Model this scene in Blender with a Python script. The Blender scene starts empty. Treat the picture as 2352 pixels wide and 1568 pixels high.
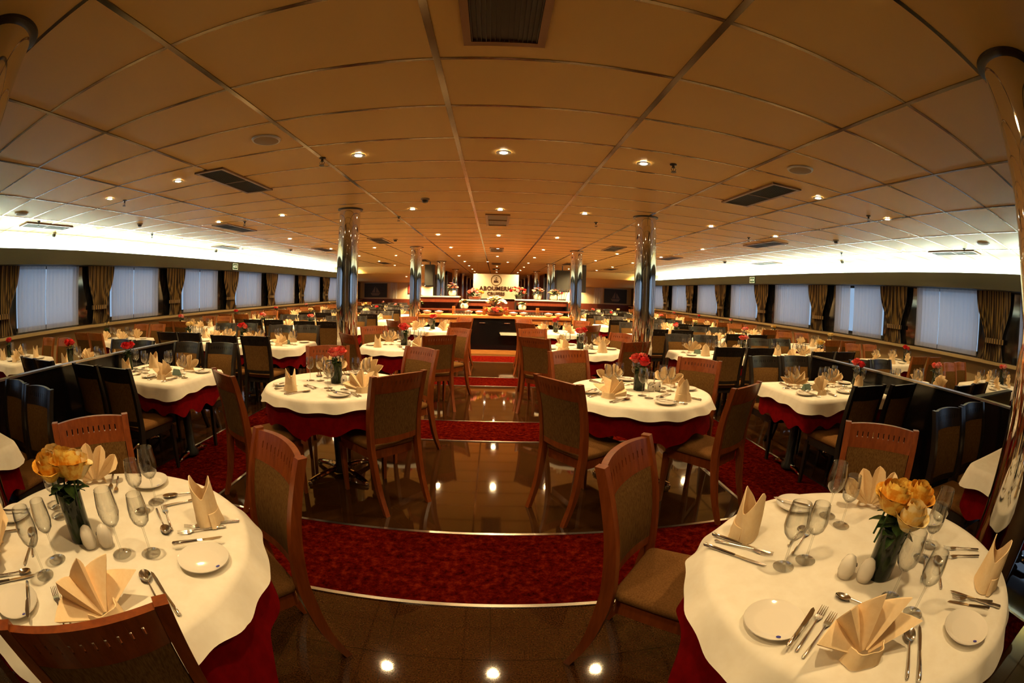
import bpy, math, random
from math import pi, sin, cos, radians, hypot, atan2
from mathutils import Vector, Matrix

sc = bpy.context.scene
COL = sc.collection
rnd = random.Random(7)
ORD = ['nearest', 'second', 'third', 'fourth', 'fifth', 'sixth', 'seventh', 'eighth', 'ninth', 'tenth', 'eleventh', 'twelfth']
FIRST = ['first'] + ORD[1:]

# ------------------------------------------------------------------ mesh building
class MB:
    def __init__(s):
        s.v = []; s.f = []; s.m = []
    def add(s, vs, fs, m=0):
        b = len(s.v)
        s.v += [tuple(p) for p in vs]
        s.f += [tuple(i + b for i in f) for f in fs]
        s.m += [m] * len(fs)
        return s
    def join(s, o, mat=None, moff=0):
        s.add([(mat @ Vector(p)) if mat else p for p in o.v], o.f)
        s.m[len(s.m) - len(o.m):] = [k + moff for k in o.m]
        return s
    def box(s, c, d, m=0, rz=0.0):
        x, y, z = (k / 2 for k in d)
        vs = []
        for dz in (-z, z):
            for dx, dy in ((-x, -y), (x, -y), (x, y), (-x, y)):
                vs.append((c[0] + dx * cos(rz) - dy * sin(rz), c[1] + dx * sin(rz) + dy * cos(rz), c[2] + dz))
        return s.hexa(vs, m)
    def box2(s, a, b, m=0):
        return s.box([(p + q) / 2 for p, q in zip(a, b)], [abs(q - p) for p, q in zip(a, b)], m)
    def hexa(s, vs, m=0):
        return s.add(vs, [(3, 2, 1, 0), (4, 5, 6, 7), (0, 1, 5, 4), (1, 2, 6, 5), (2, 3, 7, 6), (3, 0, 4, 7)], m)
    def loft(s, rings, m=0, cap=True, closed=True):
        n = len(rings[0]); fs = []
        for i in range(len(rings) - 1):
            for j in range(n if closed else n - 1):
                k = (j + 1) % n
                fs.append((i * n + j, i * n + k, (i + 1) * n + k, (i + 1) * n + j))
        if cap:
            fs.append(tuple(range(n - 1, -1, -1)))
            fs.append(tuple((len(rings) - 1) * n + j for j in range(n)))
        return s.add([p for r in rings for p in r], fs, m)
    def lathe(s, prof, n=24, m=0, cap=True, c=(0, 0, 0)):
        return s.loft([[(c[0] + r * cos(2 * pi * j / n), c[1] + r * sin(2 * pi * j / n), c[2] + z) for j in range(n)] for r, z in prof], m, cap)
    def tube(s, path, rad, n=8, m=0):
        rings = []
        P = [Vector(p) for p in path]
        for i, p in enumerate(P):
            t = (P[min(i + 1, len(P) - 1)] - P[max(i - 1, 0)]).normalized()
            a = t.cross(Vector((0, 0, 1)))
            if a.length < 1e-3: a = t.cross(Vector((0, 1, 0)))
            a.normalize(); b = t.cross(a)
            r = rad[i] if isinstance(rad, (list, tuple)) else rad
            rings.append([tuple(p + a * r * cos(2 * pi * j / n) + b * r * sin(2 * pi * j / n)) for j in range(n)])
        return s.loft(rings, m)
    def slab(s, F, B, m=0):
        # F, B: grids [u][v] of points, front and back
        nu, nv = len(F), len(F[0])
        vs = [p for r in F for p in r] + [p for r in B for p in r]
        o = nu * nv; fs = []
        for i in range(nu - 1):
            for j in range(nv - 1):
                a, b, c, d = i * nv + j, (i + 1) * nv + j, (i + 1) * nv + j + 1, i * nv + j + 1
                fs.append((a, b, c, d)); fs.append((o + d, o + c, o + b, o + a))
        for i in range(nu - 1):
            for j in (0, nv - 1):
                a, b = i * nv + j, (i + 1) * nv + j
                fs.append((b, a, o + a, o + b) if j == 0 else (a, b, o + b, o + a))
        for j in range(nv - 1):
            for i in (0, nu - 1):
                a, b = i * nv + j, i * nv + j + 1
                fs.append((a, b, o + b, o + a) if i == 0 else (b, a, o + a, o + b))
        return s.add(vs, fs, m)
    def grid(s, F, m=0):
        nu, nv = len(F), len(F[0])
        return s.add([p for r in F for p in r], [(i * nv + j, (i + 1) * nv + j, (i + 1) * nv + j + 1, i * nv + j + 1) for i in range(nu - 1) for j in range(nv - 1)], m)
    def mesh(s, name, mats, ang=35):
        me = bpy.data.meshes.new(name)
        me.from_pydata(s.v, [], s.f)
        for k in (mats if isinstance(mats, (list, tuple)) else [mats]): me.materials.append(M[k])
        me.polygons.foreach_set('material_index', s.m)
        if ang:
            me.polygons.foreach_set('use_smooth', [True] * len(s.f))
            me.update()
            me.set_sharp_from_angle(angle=radians(ang))
        me.update()
        return me

def mk(fn, mats, name='part', ang=35):
    b = MB(); fn(b); return b.mesh(name, mats, ang)

# ------------------------------------------------------------------ objects
def node(name, data=None, parent=None, loc=(0, 0, 0), rz=0.0, rot=None, scale=None):
    o = bpy.data.objects.new(name, data)
    COL.objects.link(o)
    o.location = loc
    o.rotation_euler = rot if rot else (0, 0, rz)
    if scale: o.scale = (scale,) * 3 if not isinstance(scale, (tuple, list)) else scale
    if parent: o.parent = parent
    return o

def tag(o, label, cat, group=None, kind=None):
    o['label'] = label; o['category'] = cat
    if group: o['group'] = group
    if kind: o['kind'] = kind
    return o

def P(name, me, sub=(), loc=(0, 0, 0), rot=None, label=None, scale=None):
    return dict(name=name, me=me, sub=sub, loc=loc, rot=rot, label=label, scale=scale)

def put(parts, parent):
    for p in parts:
        o = node(p['name'], p['me'], parent, p['loc'], rot=p['rot'], scale=p['scale'])
        if p['label']: o['label'] = p['label']
        put(p['sub'], o)

def thing(name, label, cat, parts, loc=(0, 0, 0), rz=0.0, group=None, kind=None, rot=None, scale=None):
    if isinstance(parts, bpy.types.Mesh):
        o = node(name, parts, None, loc, rz, rot, scale)
    else:
        o = node(name, None, None, loc, rz, rot, scale)
        o.empty_display_size = 0.1
        put(parts, o)
    return tag(o, label, cat, group, kind)

# ------------------------------------------------------------------ materials
M = {}
def lin(r, g, b):
    f = lambda c: c / 12.92 if c <= 0.04045 else ((c + 0.055) / 1.055) ** 2.4
    return (f(r / 255), f(g / 255), f(b / 255), 1)

def mat(name, col, rough=0.5, metal=0.0, spec=0.5, **kw):
    m = bpy.data.materials.new(name); m.use_nodes = True
    nt = m.node_tree; b = nt.nodes['Principled BSDF']
    b.inputs['Base Color'].default_value = col if len(col) == 4 else (*col, 1)
    b.inputs['Roughness'].default_value = rough
    b.inputs['Metallic'].default_value = metal
    b.inputs['Specular IOR Level'].default_value = spec
    for k, v in kw.items(): b.inputs[k.replace('_', ' ')].default_value = v
    M[name] = m
    return m, nt, b

def coords(nt, scale=(1, 1, 1), kind='Object'):
    tc = nt.nodes.new('ShaderNodeTexCoord'); mp = nt.nodes.new('ShaderNodeMapping')
    mp.inputs['Scale'].default_value = scale
    nt.links.new(tc.outputs[kind], mp.inputs['Vector'])
    return mp.outputs['Vector']

def noise_ramp(nt, b, vec, stops, scale=8, detail=3, rough=0.6, out='Base Color', kind='noise'):
    n = nt.nodes.new('ShaderNodeTexNoise' if kind == 'noise' else 'ShaderNodeTexVoronoi')
    n.inputs['Scale'].default_value = scale
    if kind == 'noise':
        n.inputs['Detail'].default_value = detail; n.inputs['Roughness'].default_value = rough
    nt.links.new(vec, n.inputs['Vector'])
    r = nt.nodes.new('ShaderNodeValToRGB')
    e = r.color_ramp.elements
    while len(e) < len(stops): e.new(0.5)
    for k, (p, c) in enumerate(stops):
        e[k].position = p; e[k].color = c if len(c) == 4 else (*c, 1)
    nt.links.new(n.outputs['Fac' if kind == 'noise' else 'Distance'], r.inputs['Fac'])
    nt.links.new(r.outputs['Color'], b.inputs[out])
    return n, r

def bump(nt, b, src, strength=0.3, dist=0.01):
    k = nt.nodes.new('ShaderNodeBump')
    k.inputs['Strength'].default_value = strength; k.inputs['Distance'].default_value = dist
    nt.links.new(src, k.inputs['Height']); nt.links.new(k.outputs['Normal'], b.inputs['Normal'])

def emit(name, col, strength):
    m = bpy.data.materials.new(name); m.use_nodes = True
    nt = m.node_tree; b = nt.nodes['Principled BSDF']
    b.inputs['Base Color'].default_value = (0.8, 0.8, 0.8, 1)
    b.inputs['Emission Color'].default_value = (*col, 1)
    b.inputs['Emission Strength'].default_value = strength
    M[name] = m

WARM = (1.0, 0.69, 0.32)
COOL = (0.82, 1.0, 0.82)
_, nt, b = mat('ceiling_panel', (0.84, 0.54, 0.20), 0.42, 0.0, 0.15)
noise_ramp(nt, b, coords(nt), [(0.3, (0.90, 0.585, 0.185)), (0.7, (0.93, 0.615, 0.21))], 0.8, 2)
mat('tbar', (0.26, 0.20, 0.12), 0.20, 1.0)
_, nt, b = mat('granite', (0.05, 0.02, 0.01), 0.045, 0.0, 0.5)
v = coords(nt)
n, r = noise_ramp(nt, b, v, [(0.30, (0.005, 0.0018, 0.0006)), (0.48, (0.034, 0.0120, 0.0030)), (0.60, (0.060, 0.0230, 0.0060)), (0.75, (0.013, 0.005, 0.0016))], 140, 3, 0.75)
# square stone slabs with thin joints
br = nt.nodes.new('ShaderNodeTexBrick'); br.offset = 0.0
br.inputs['Color1'].default_value = (1, 1, 1, 1); br.inputs['Color2'].default_value = (0.9, 0.9, 0.9, 1); br.inputs['Mortar'].default_value = (0.6, 0.6, 0.6, 1)
br.inputs['Scale'].default_value = 1.0; br.inputs['Mortar Size'].default_value = 0.003; br.inputs['Brick Width'].default_value = 0.45; br.inputs['Row Height'].default_value = 0.45
nt.links.new(v, br.inputs['Vector'])
mx = nt.nodes.new('ShaderNodeMix'); mx.data_type = 'RGBA'; mx.blend_type = 'MULTIPLY'; mx.inputs[0].default_value = 1.0
nt.links.new(r.outputs['Color'], mx.inputs[6]); nt.links.new(br.outputs['Color'], mx.inputs[7]); nt.links.new(mx.outputs[2], b.inputs['Base Color'])
_, nt, b = mat('red_carpet', (0.16, 0.01, 0.005), 1.0, 0, 0.0)
n, r = noise_ramp(nt, b, coords(nt), [(0.32, (0.014, 0.0006, 0.0005)), (0.5, (0.055, 0.002, 0.001)), (0.68, (0.12, 0.010, 0.003))], 22, 6, 0.75)
bump(nt, b, n.outputs['Fac'], 0.4, 0.01)
mat('steel_strip', (0.75, 0.70, 0.62), 0.25, 1.0)
def wood(name, c1, c2, rough, sc_=(14, 14, 1.5), coat=0.06):
    _, nt, b = mat(name, c1, rough, 0, 0.35, Coat_Weight=coat, Coat_Roughness=0.15)
    noise_ramp(nt, b, coords(nt, sc_), [(0.35, c1), (0.65, c2)], 3, 4, 0.65)
wood('cherry', (0.150, 0.030, 0.0045), (0.225, 0.052, 0.009), 0.30)
wood('pale_cherry', (0.26, 0.075, 0.014), (0.36, 0.12, 0.026), 0.35)  # lighter orange copy of the cherry wood, for the window chairs
wood('dark_wood', (0.010, 0.008, 0.007), (0.020, 0.014, 0.010), 0.28)
wood('honey_wood', (0.50, 0.19, 0.045), (0.62, 0.27, 0.07), 0.3, (1.5, 14, 14))
wood('mahogany', (0.11, 0.022, 0.010), (0.16, 0.035, 0.014), 0.3)
def fabric(name, c1, c2, rough=0.9, sc_=(60, 60, 6), bs=0.25, scale=4):
    _, nt, b = mat(name, c1, rough, 0, 0.04)
    n, r = noise_ramp(nt, b, coords(nt, sc_), [(0.35, c1), (0.65, c2)], scale, 3)
    bump(nt, b, n.outputs['Fac'], bs, 0.004)
fabric('tan_fabric', (0.085, 0.040, 0.011), (0.155, 0.080, 0.024))
fabric('seat_fabric', (0.14, 0.062, 0.018), (0.20, 0.095, 0.030), sc_=(40, 40, 40))
fabric('white_cloth', (0.84, 0.78, 0.66), (0.89, 0.84, 0.73), 0.75, (1, 1, 1), 0.10, 16)
fabric('red_cloth', (0.12, 0.0008, 0.0018), (0.17, 0.0014, 0.0026), 0.75, (1, 1, 1), 0.1, 20)
fabric('napkin_cloth', (0.89, 0.665, 0.385), (0.93, 0.72, 0.45), 0.75, (1, 1, 1), 0.1, 60)
mat('steel', (0.80, 0.76, 0.70), 0.16, 1.0)
mat('porcelain', (0.86, 0.80, 0.70), 0.10, 0, 0.6)
mat('blue_logo', (0.03, 0.03, 0.35), 0.3)
mat('dark_hole', (0.02, 0.02, 0.02), 0.6)
mat('chrome', (0.82, 0.82, 0.80), 0.045, 1.0)
mat('black_metal', (0.012, 0.012, 0.012), 0.3, 0.0, 0.5)
mat('black_lacquer', (0.004, 0.004, 0.005), 0.16, 0, 0.45)
mat('bronze', (0.045, 0.028, 0.012), 0.4, 0.4)
mat('vent_frame', (0.24, 0.12, 0.045), 0.4, 0.5)
mat('beige_wall', (0.42, 0.30, 0.14), 0.6)
mat('cream_wall', (0.62, 0.50, 0.30), 0.6)
mat('white_paint', (0.85, 0.85, 0.80), 0.6)
mat('valance_paint', (0.045, 0.042, 0.034), 0.5)
mat('pier_mirror', (0.010, 0.010, 0.011), 0.06, 0, 0.8)
mat('sill_paint', (0.50, 0.38, 0.20), 0.4)
mat('sign_board', (0.58, 0.48, 0.33), 0.5)
mat('sign_ink', (0.045, 0.018, 0.008), 0.4)
mat('sign_ring', (0.10, 0.065, 0.012), 0.4)
mat('plastic_white', (0.75, 0.70, 0.58), 0.4)
mat('grille_cloth', (0.30, 0.20, 0.09), 0.7)
mat('mural_dark', (0.022, 0.020, 0.014), 0.7)
mat('mural_ochre', (0.16, 0.09, 0.035), 0.4)
mat('green_sign', (0.02, 0.09, 0.03), 0.5)
emit('exit_glow', (0.62, 0.72, 0.40), 0.75)
mat('sign_green', (0.10, 0.16, 0.12), 0.4)
mat('sign_deep', (0.008, 0.05, 0.03), 0.5)
mat('speaker_black', (0.008, 0.009, 0.012), 0.45)
mat('pot_white', (0.80, 0.70, 0.55), 0.25)
mat('red_plastic', (0.45, 0.03, 0.02), 0.4)
emit('lamp_lens', (1.0, 0.80, 0.50), 70.0)
emit('cove_tube', COOL, 105.0)
for nm, c1, c2 in (('rose_yellow', (0.72, 0.30, 0.015), (0.90, 0.62, 0.12)), ('rose_cream', (0.80, 0.55, 0.16), (0.90, 0.76, 0.42)), ('rose_coral', (0.62, 0.03, 0.03), (0.88, 0.20, 0.14)),
                   ('rose_red', (0.55, 0.008, 0.012), (0.70, 0.02, 0.025)), ('rose_pink', (0.80, 0.22, 0.22), (0.85, 0.36, 0.34)), ('petal_white', (0.85, 0.78, 0.55), (0.9, 0.84, 0.66)), ('leaf_green', (0.018, 0.045, 0.010), (0.045, 0.09, 0.02)),
                   ('tulip_green', (0.55, 0.58, 0.15), (0.72, 0.68, 0.30))):
    _, nt, b = mat(nm, c1, 0.55, 0, 0.3, Subsurface_Weight=0.0)
    noise_ramp(nt, b, coords(nt), [(0.40, c1), (0.60, c2)], 55, 2)
_, nt, b = mat('vase_glass', (0.010, 0.016, 0.006), 0.10, 0, 0.3)
noise_ramp(nt, b, coords(nt, (1, 1, 0.4)), [(0.4, (0.006, 0.009, 0.004)), (0.65, (0.022, 0.036, 0.010))], 30, 2)

def glassy(name, tint=(0.985, 0.99, 0.985), base=0.025, power=3.5, weight=0.75):
    m = bpy.data.materials.new(name); m.use_nodes = True
    nt = m.node_tree; nt.nodes.clear()
    out = nt.nodes.new('ShaderNodeOutputMaterial'); mix = nt.nodes.new('ShaderNodeMixShader')
    tr = nt.nodes.new('ShaderNodeBsdfTransparent'); gl = nt.nodes.new('ShaderNodeBsdfGlossy')
    tr.inputs['Color'].default_value = (*tint, 1); gl.inputs['Roughness'].default_value = 0.03
    lw = nt.nodes.new('ShaderNodeLayerWeight'); lw.inputs['Blend'].default_value = 0.5
    pw = nt.nodes.new('ShaderNodeMath'); pw.operation = 'POWER'; pw.inputs[1].default_value = power
    ma = nt.nodes.new('ShaderNodeMath'); ma.operation = 'MULTIPLY_ADD'; ma.inputs[1].default_value = weight; ma.inputs[2].default_value = base
    nt.links.new(lw.outputs['Facing'], pw.inputs[0]); nt.links.new(pw.outputs[0], ma.inputs[0])
    cm = nt.nodes.new('ShaderNodeMix'); cm.data_type = 'RGBA'; cm.inputs[6].default_value = (*tint, 1); cm.inputs[7].default_value = (0.58, 0.57, 0.53, 1)
    nt.links.new(pw.outputs[0], cm.inputs[0]); nt.links.new(cm.outputs[2], tr.inputs['Color']); nt.links.new(ma.outputs[0], mix.inputs['Fac'])
    nt.links.new(tr.outputs[0], mix.inputs[1]); nt.links.new(gl.outputs[0], mix.inputs[2]); nt.links.new(mix.outputs[0], out.inputs['Surface'])
    M[name] = m
glassy('clear_glass', (0.985, 0.99, 0.985), 0.065, 2.0, 0.85); glassy('window_glass', (0.9, 0.93, 0.95), 0.02)

# sheer curtain: translucent voile
m = bpy.data.materials.new('voile'); m.use_nodes = True; M['voile'] = m
nt = m.node_tree; nt.nodes.clear()
out = nt.nodes.new('ShaderNodeOutputMaterial'); a1 = nt.nodes.new('ShaderNodeMixShader'); a2 = nt.nodes.new('ShaderNodeMixShader')
tl = nt.nodes.new('ShaderNodeBsdfTranslucent'); df = nt.nodes.new('ShaderNodeBsdfDiffuse'); tp = nt.nodes.new('ShaderNodeBsdfTransparent')
tl.inputs['Color'].default_value = (0.86, 0.86, 0.86, 1); df.inputs['Color'].default_value = (0.75, 0.73, 0.70, 1)
a1.inputs['Fac'].default_value = 0.4; a2.inputs['Fac'].default_value = 0.14
nt.links.new(tl.outputs[0], a1.inputs[1]); nt.links.new(df.outputs[0], a1.inputs[2]); nt.links.new(a1.outputs[0], a2.inputs[1]); nt.links.new(tp.outputs[0], a2.inputs[2]); nt.links.new(a2.outputs[0], out.inputs['Surface'])
# striped drape
_, nt, b = mat('drape', (0.1, 0.06, 0.02), 0.6, 0, 0.3, Sheen_Weight=0.3)
w = nt.nodes.new('ShaderNodeTexWave'); w.inputs['Scale'].default_value = 5.5; w.bands_direction = 'Y'; w.inputs['Distortion'].default_value = 0.6
nt.links.new(coords(nt, (1, 1, 0.05)), w.inputs['Vector'])
r = nt.nodes.new('ShaderNodeValToRGB'); e = r.color_ramp.elements
e[0].position = 0.2; e[0].color = (0.030, 0.014, 0.006, 1); e[1].position = 0.8; e[1].color = (0.26, 0.165, 0.055, 1)
e.new(0.5).color = (0.075, 0.035, 0.012, 1)
nt.links.new(w.outputs['Color'], r.inputs['Fac']); nt.links.new(r.outputs['Color'], b.inputs['Base Color'])

# ------------------------------------------------------------------ camera (a fisheye lens) and view
HC = 1.493
cd = bpy.data.cameras.new('camera'); cd.type = 'PANO'
for tgt in (cd, getattr(cd, 'cycles', None)):
    try: tgt.panorama_type = 'FISHEYE_EQUISOLID'
    except Exception: pass
    try: tgt.fisheye_lens = 1029.6 * 36.0 / 2352
    except Exception: pass
    try: tgt.fisheye_fov = pi
    except Exception: pass
cd.sensor_width = 36.0; cd.sensor_height = 24.0; cd.clip_start = 0.02; cd.clip_end = 200
cam = bpy.data.objects.new('camera', cd); COL.objects.link(cam)
R = Matrix.Rotation(-0.0399, 3, 'Z') @ Matrix.Rotation(-0.1079, 3, 'X') @ Matrix.Rotation(-0.0281, 3, 'Y')
rx, fw, up = R.col[0], R.col[1], R.col[2]
cam.matrix_world = Matrix(((rx[0], up[0], -fw[0], 0), (rx[1], up[1], -fw[1], 0), (rx[2], up[2], -fw[2], HC), (0, 0, 0, 1)))
sc.camera = cam
sc.view_settings.view_transform = 'Standard'; sc.view_settings.look = 'None'
sc.view_settings.gamma = 1.0; sc.view_settings.use_curve_mapping = False
sc.view_settings.exposure = 0.14
try:
    sc.cycles.use_denoising = True
    sc.cycles.max_bounces = 14; sc.cycles.diffuse_bounces = 4; sc.cycles.glossy_bounces = 4
    sc.cycles.transparent_max_bounces = 24; sc.cycles.transmission_bounces = 12
    sc.cycles.sample_clamp_indirect = 4.0
    sc.cycles.caustics_reflective = False; sc.cycles.caustics_refractive = False
except Exception: pass
wd = bpy.data.worlds.new('dusk'); sc.world = wd; wd.use_nodes = True
wd.node_tree.nodes['Background'].inputs['Color'].default_value = (0.52, 0.72, 1.0, 1)
wd.node_tree.nodes['Background'].inputs['Strength'].default_value = 0.66

# ------------------------------------------------------------------ the room
XW, ZC, Y0, Y1, YE = 7.81, 2.633, -4.0, 25.0, 42.0
WZ0, WZ1 = 1.06, 2.12
def structure(name, me, label, cat):
    return tag(node(name, me), label, cat, kind='structure')
# floor: granite with a grid of red carpet bands laid in it
b = MB(); b.box2((-XW - 0.2, Y0, -0.12), (XW + 0.2, YE, 0.0))
structure('floor', b.mesh('floor', 'granite', 0), 'polished brown speckled granite floor', 'floor')
bands = [(1.74, 2.47), (4.31, 5.02), (7.02, 7.76), (9.52, 10.45)]
for k, (a, c) in enumerate(bands):
    b = MB(); b.box2((-2.06, a, -0.01), (1.9, c, 0.004))
    structure(f'carpet_{k + 1}', b.mesh('carpet', 'red_carpet', 0), f'{ORD[k]} mottled red carpet band crossing the aisle floor', 'carpet')
    for nm, y in (('near', a), ('far', c)):
        q = MB(); q.box2((-2.06, y - 0.012, 0.0), (1.9, y + 0.012, 0.007))
        structure(f'trim_{10 + 2 * k + (nm == "far")}', q.mesh('trim', 'steel_strip', 0), f'bright metal strip on the {nm} edge of the {ORD[k]} aisle carpet band', 'trim')
for sd, s, xa, xb in (('left', -1, 2.07, 2.98), ('right', 1, 1.91, 2.84)):
    b = MB(); b.box2((s * xa, 0.2, -0.01), (s * xb, 10.45, 0.004))
    structure(f'carpet_{sd}', b.mesh('carpet', 'red_carpet', 0), f'long mottled red carpet strip on the {sd} of the round tables', 'carpet')
    for nm, x in (('inner', xa), ('outer', xb)):
        q = MB(); q.box2((s * x - 0.012, 0.2, 0), (s * x + 0.012, 10.45, 0.007))
        structure(f'trim_{20 + 2 * (s > 0) + (nm == "outer")}', q.mesh('trim', 'steel_strip', 0), f'metal strip on the {nm} edge of the long {sd} carpet strip', 'trim')
# ceiling
b = MB(); b.box2((-XW - 0.2, Y0, ZC), (XW + 0.2, YE, ZC + 0.1))
structure('ceiling', b.mesh('ceiling', 'ceiling_panel', 0), 'cream panelled ceiling above the dining room', 'ceiling')
b = MB()
for i in range(-7, 8):
    x = -0.32 + 1.188 * i
    if abs(x) < XW: b.box2((x - 0.017, Y0, ZC - 0.005), (x + 0.017, YE, ZC + 0.01))
for j in range(-9, 67):
    y = 1.3256 + 0.6033 * j
    if Y0 < y < YE: b.box2((-XW, y - 0.011, ZC - 0.003), (XW, y + 0.011, ZC + 0.01))
structure('trim_1', b.mesh('ceiling_trim', 'tbar', 0), 'grid of metal joint strips between the ceiling panels', 'ceiling trim')
# side walls, with openings for the windows
WIN = [3.64 + 2.66 * k for k in range(-2, 8)]
WWID = 1.66
for sd, s in (('left', -1), ('right', 1)):
    b = MB()
    xi, xo = s * XW, s * (XW + 0.15)
    b.box2((xi, Y0, 0), (xo, Y1, WZ0 - 0.09), 0)
    b.box2((xi, Y0, WZ1), (xo, Y1, 2.33), 1)
    b.box2((xi, Y0, 2.33), (xo, Y1, ZC), 2)
    ys = [Y0] + [q for w0 in WIN for q in (w0, w0 + WWID)] + [Y1]
    for k in range(0, len(ys), 2): b.box2((xi, ys[k], WZ0 - 0.09), (xo, ys[k + 1], WZ1), 3)
    for w0 in WIN: b.box2((xi, w0, WZ0 - 0.09), (xo, w0 + WWID, WZ0), 1)
    structure(f'wall_{sd}', b.mesh('wall', ['beige_wall', 'valance_paint', 'white_paint', 'pier_mirror'], 0), f'{sd} side wall, beige below the windows, dark above and between', 'wall')
    b = MB(); b.box2((s * 7.50, Y0, WZ1 + 0.0), (s * (XW - 0.001), Y1, 2.30)); b.box2((s * 7.50, Y0, 2.30), (s * 7.53, Y1, 2.375))
    structure(f'trim_{2 + (s > 0)}', b.mesh('valance', 'valance_paint', 0), f'dark boxed valance above the {sd} windows', 'valance')
    b = MB(); b.box2((s * 7.66, Y0, WZ0 - 0.10), (s * (XW - 0.001), Y1, WZ0 - 0.05))
    structure(f'trim_{4 + (s > 0)}', b.mesh('sill', 'sill_paint', 0), f'pale sill ledge running under the {sd} windows', 'sill')
    t = MB()
    y = 0.2
    parts = []
    while y < 20.5:
        q = MB(); q.tube([(0, 0, 0), (0, 1.34, 0)], 0.018, 8)
        parts.append(P('tube', q.mesh('tube', 'cove_tube'), loc=(0, y, 0))); y += 1.4
    thing('cove_light', f'row of cool white fluorescent tubes hidden on top of the {sd} valance', 'light', parts, (s * 7.66, 0, 2.362))
# windows, voiles and drapes
def wavy(x, ya, yb, z0, z1, amp, waves, ny, nz, seed, pinch=None, thick=0.0):
    rr = random.Random(seed); ph = [rr.uniform(0, 6.28) for _ in range(4)]
    G = []
    for i in range(ny + 1):
        u = i / ny; row = []
        for j in range(nz + 1):
            v = j / nz; z = z0 + (z1 - z0) * v
            y = ya + (yb - ya) * u
            if pinch:
                zt, amt, side = pinch
                g = math.exp(-((z - zt) / 0.38) ** 2) if z > zt else max(0.55, math.exp(-((z - zt) / 0.5) ** 2))
                yc = ya + (yb - ya) * side
                y = yc + (y - yc) * (1 - amt * g)
            d = amp * (sin(2 * pi * waves * u + ph[0]) + 0.5 * sin(2 * pi * waves * 2.3 * u + ph[1] + 0.5 * v) + 0.3 * sin(2 * pi * waves * 0.37 * u + ph[2])) * (0.75 + 0.25 * sin(3 * v + ph[3]))
            row.append((x + d, y, z))
        G.append(row)
    return G
wcount = 0
for sd, s in (('left', -1), ('right', 1)):
    for k, w0 in enumerate(WIN[2:9]):
        wcount += 1
        y1 = w0 + WWID
        root = node(f'window_{wcount}')
        tag(root, f'{ORD[k]} window in the {sd} wall', 'window', kind='structure')
        b = MB(); x = s * (XW + 0.10)
        for a, c in (((x - 0.03, w0, WZ0), (x + 0.03, w0 + 0.05, WZ1)), ((x - 0.03, y1 - 0.05, WZ0), (x + 0.03, y1, WZ1)), ((x - 0.03, w0, WZ0), (x + 0.03, y1, WZ0 + 0.05)), ((x - 0.03, w0, WZ1 - 0.05), (x + 0.03, y1, WZ1))): b.box2(a, c)
        node('window_frame', b.mesh('window_frame', 'black_metal', 0), root)
        b = MB(); b.box2((x - 0.004, w0 + 0.04, WZ0 + 0.04), (x + 0.004, y1 - 0.04, WZ1 - 0.04))
        node('pane', b.mesh('pane', 'window_glass', 0), root)
        gap = 0.14 if (s > 0 and k == 1) else 0.012
        mid = w0 + WWID * (0.62 if s > 0 else 0.45)
        for h, (ya, yb) in enumerate(((w0 + 0.01, mid - gap / 2), (mid + gap / 2, y1 - 0.01))):
            b = MB(); b.grid(wavy(s * 7.755, ya, yb, WZ0 - 0.02, WZ1 - 0.01, 0.013, 9 * (yb - ya), 60, 8, wcount * 7 + h))
            thing('sheer_curtain', f'sheer pale curtain, {("near", "far")[h]} half of the {ORD[k]} {sd} window', 'curtain', b.mesh('voile', 'voile', 80), group='sheer curtains at the windows')
    for k, w0 in enumerate(WIN[2:9]):
        ya, yb = w0 - 0.78, w0 + 0.04
        b = MB(); G = wavy(s * 7.68, ya, yb, WZ0 - 0.04, WZ1 - 0.005, 0.028, 6.5, 56, 16, 100 + wcount + k + 9 * (s > 0), (WZ0 + 0.27, 0.52, 0.42))
        G2 = [[(p[0] + s * 0.012, p[1], p[2]) for p in r_] for r_ in G]
        b.slab(G, G2)
        yc = ya + (yb - ya) * 0.42
        q = MB(); q.loft([[(s * 7.68 + 0.066 * cos(a), yc + 0.215 * sin(a), WZ0 + 0.27 + dz) for a in [2 * pi * j / 20 for j in range(20)]] for dz in (-0.04, -0.02, 0.02, 0.04)])
        thing('drape', f'brown and gold striped drape tied back before the {ORD[k]} {sd} window', 'drape', [P('drape_panel', b.mesh('drape', 'drape', 60)), P('tieback', q.mesh('tieback', 'drape', 40))], group='tied drapes between the windows')
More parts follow.
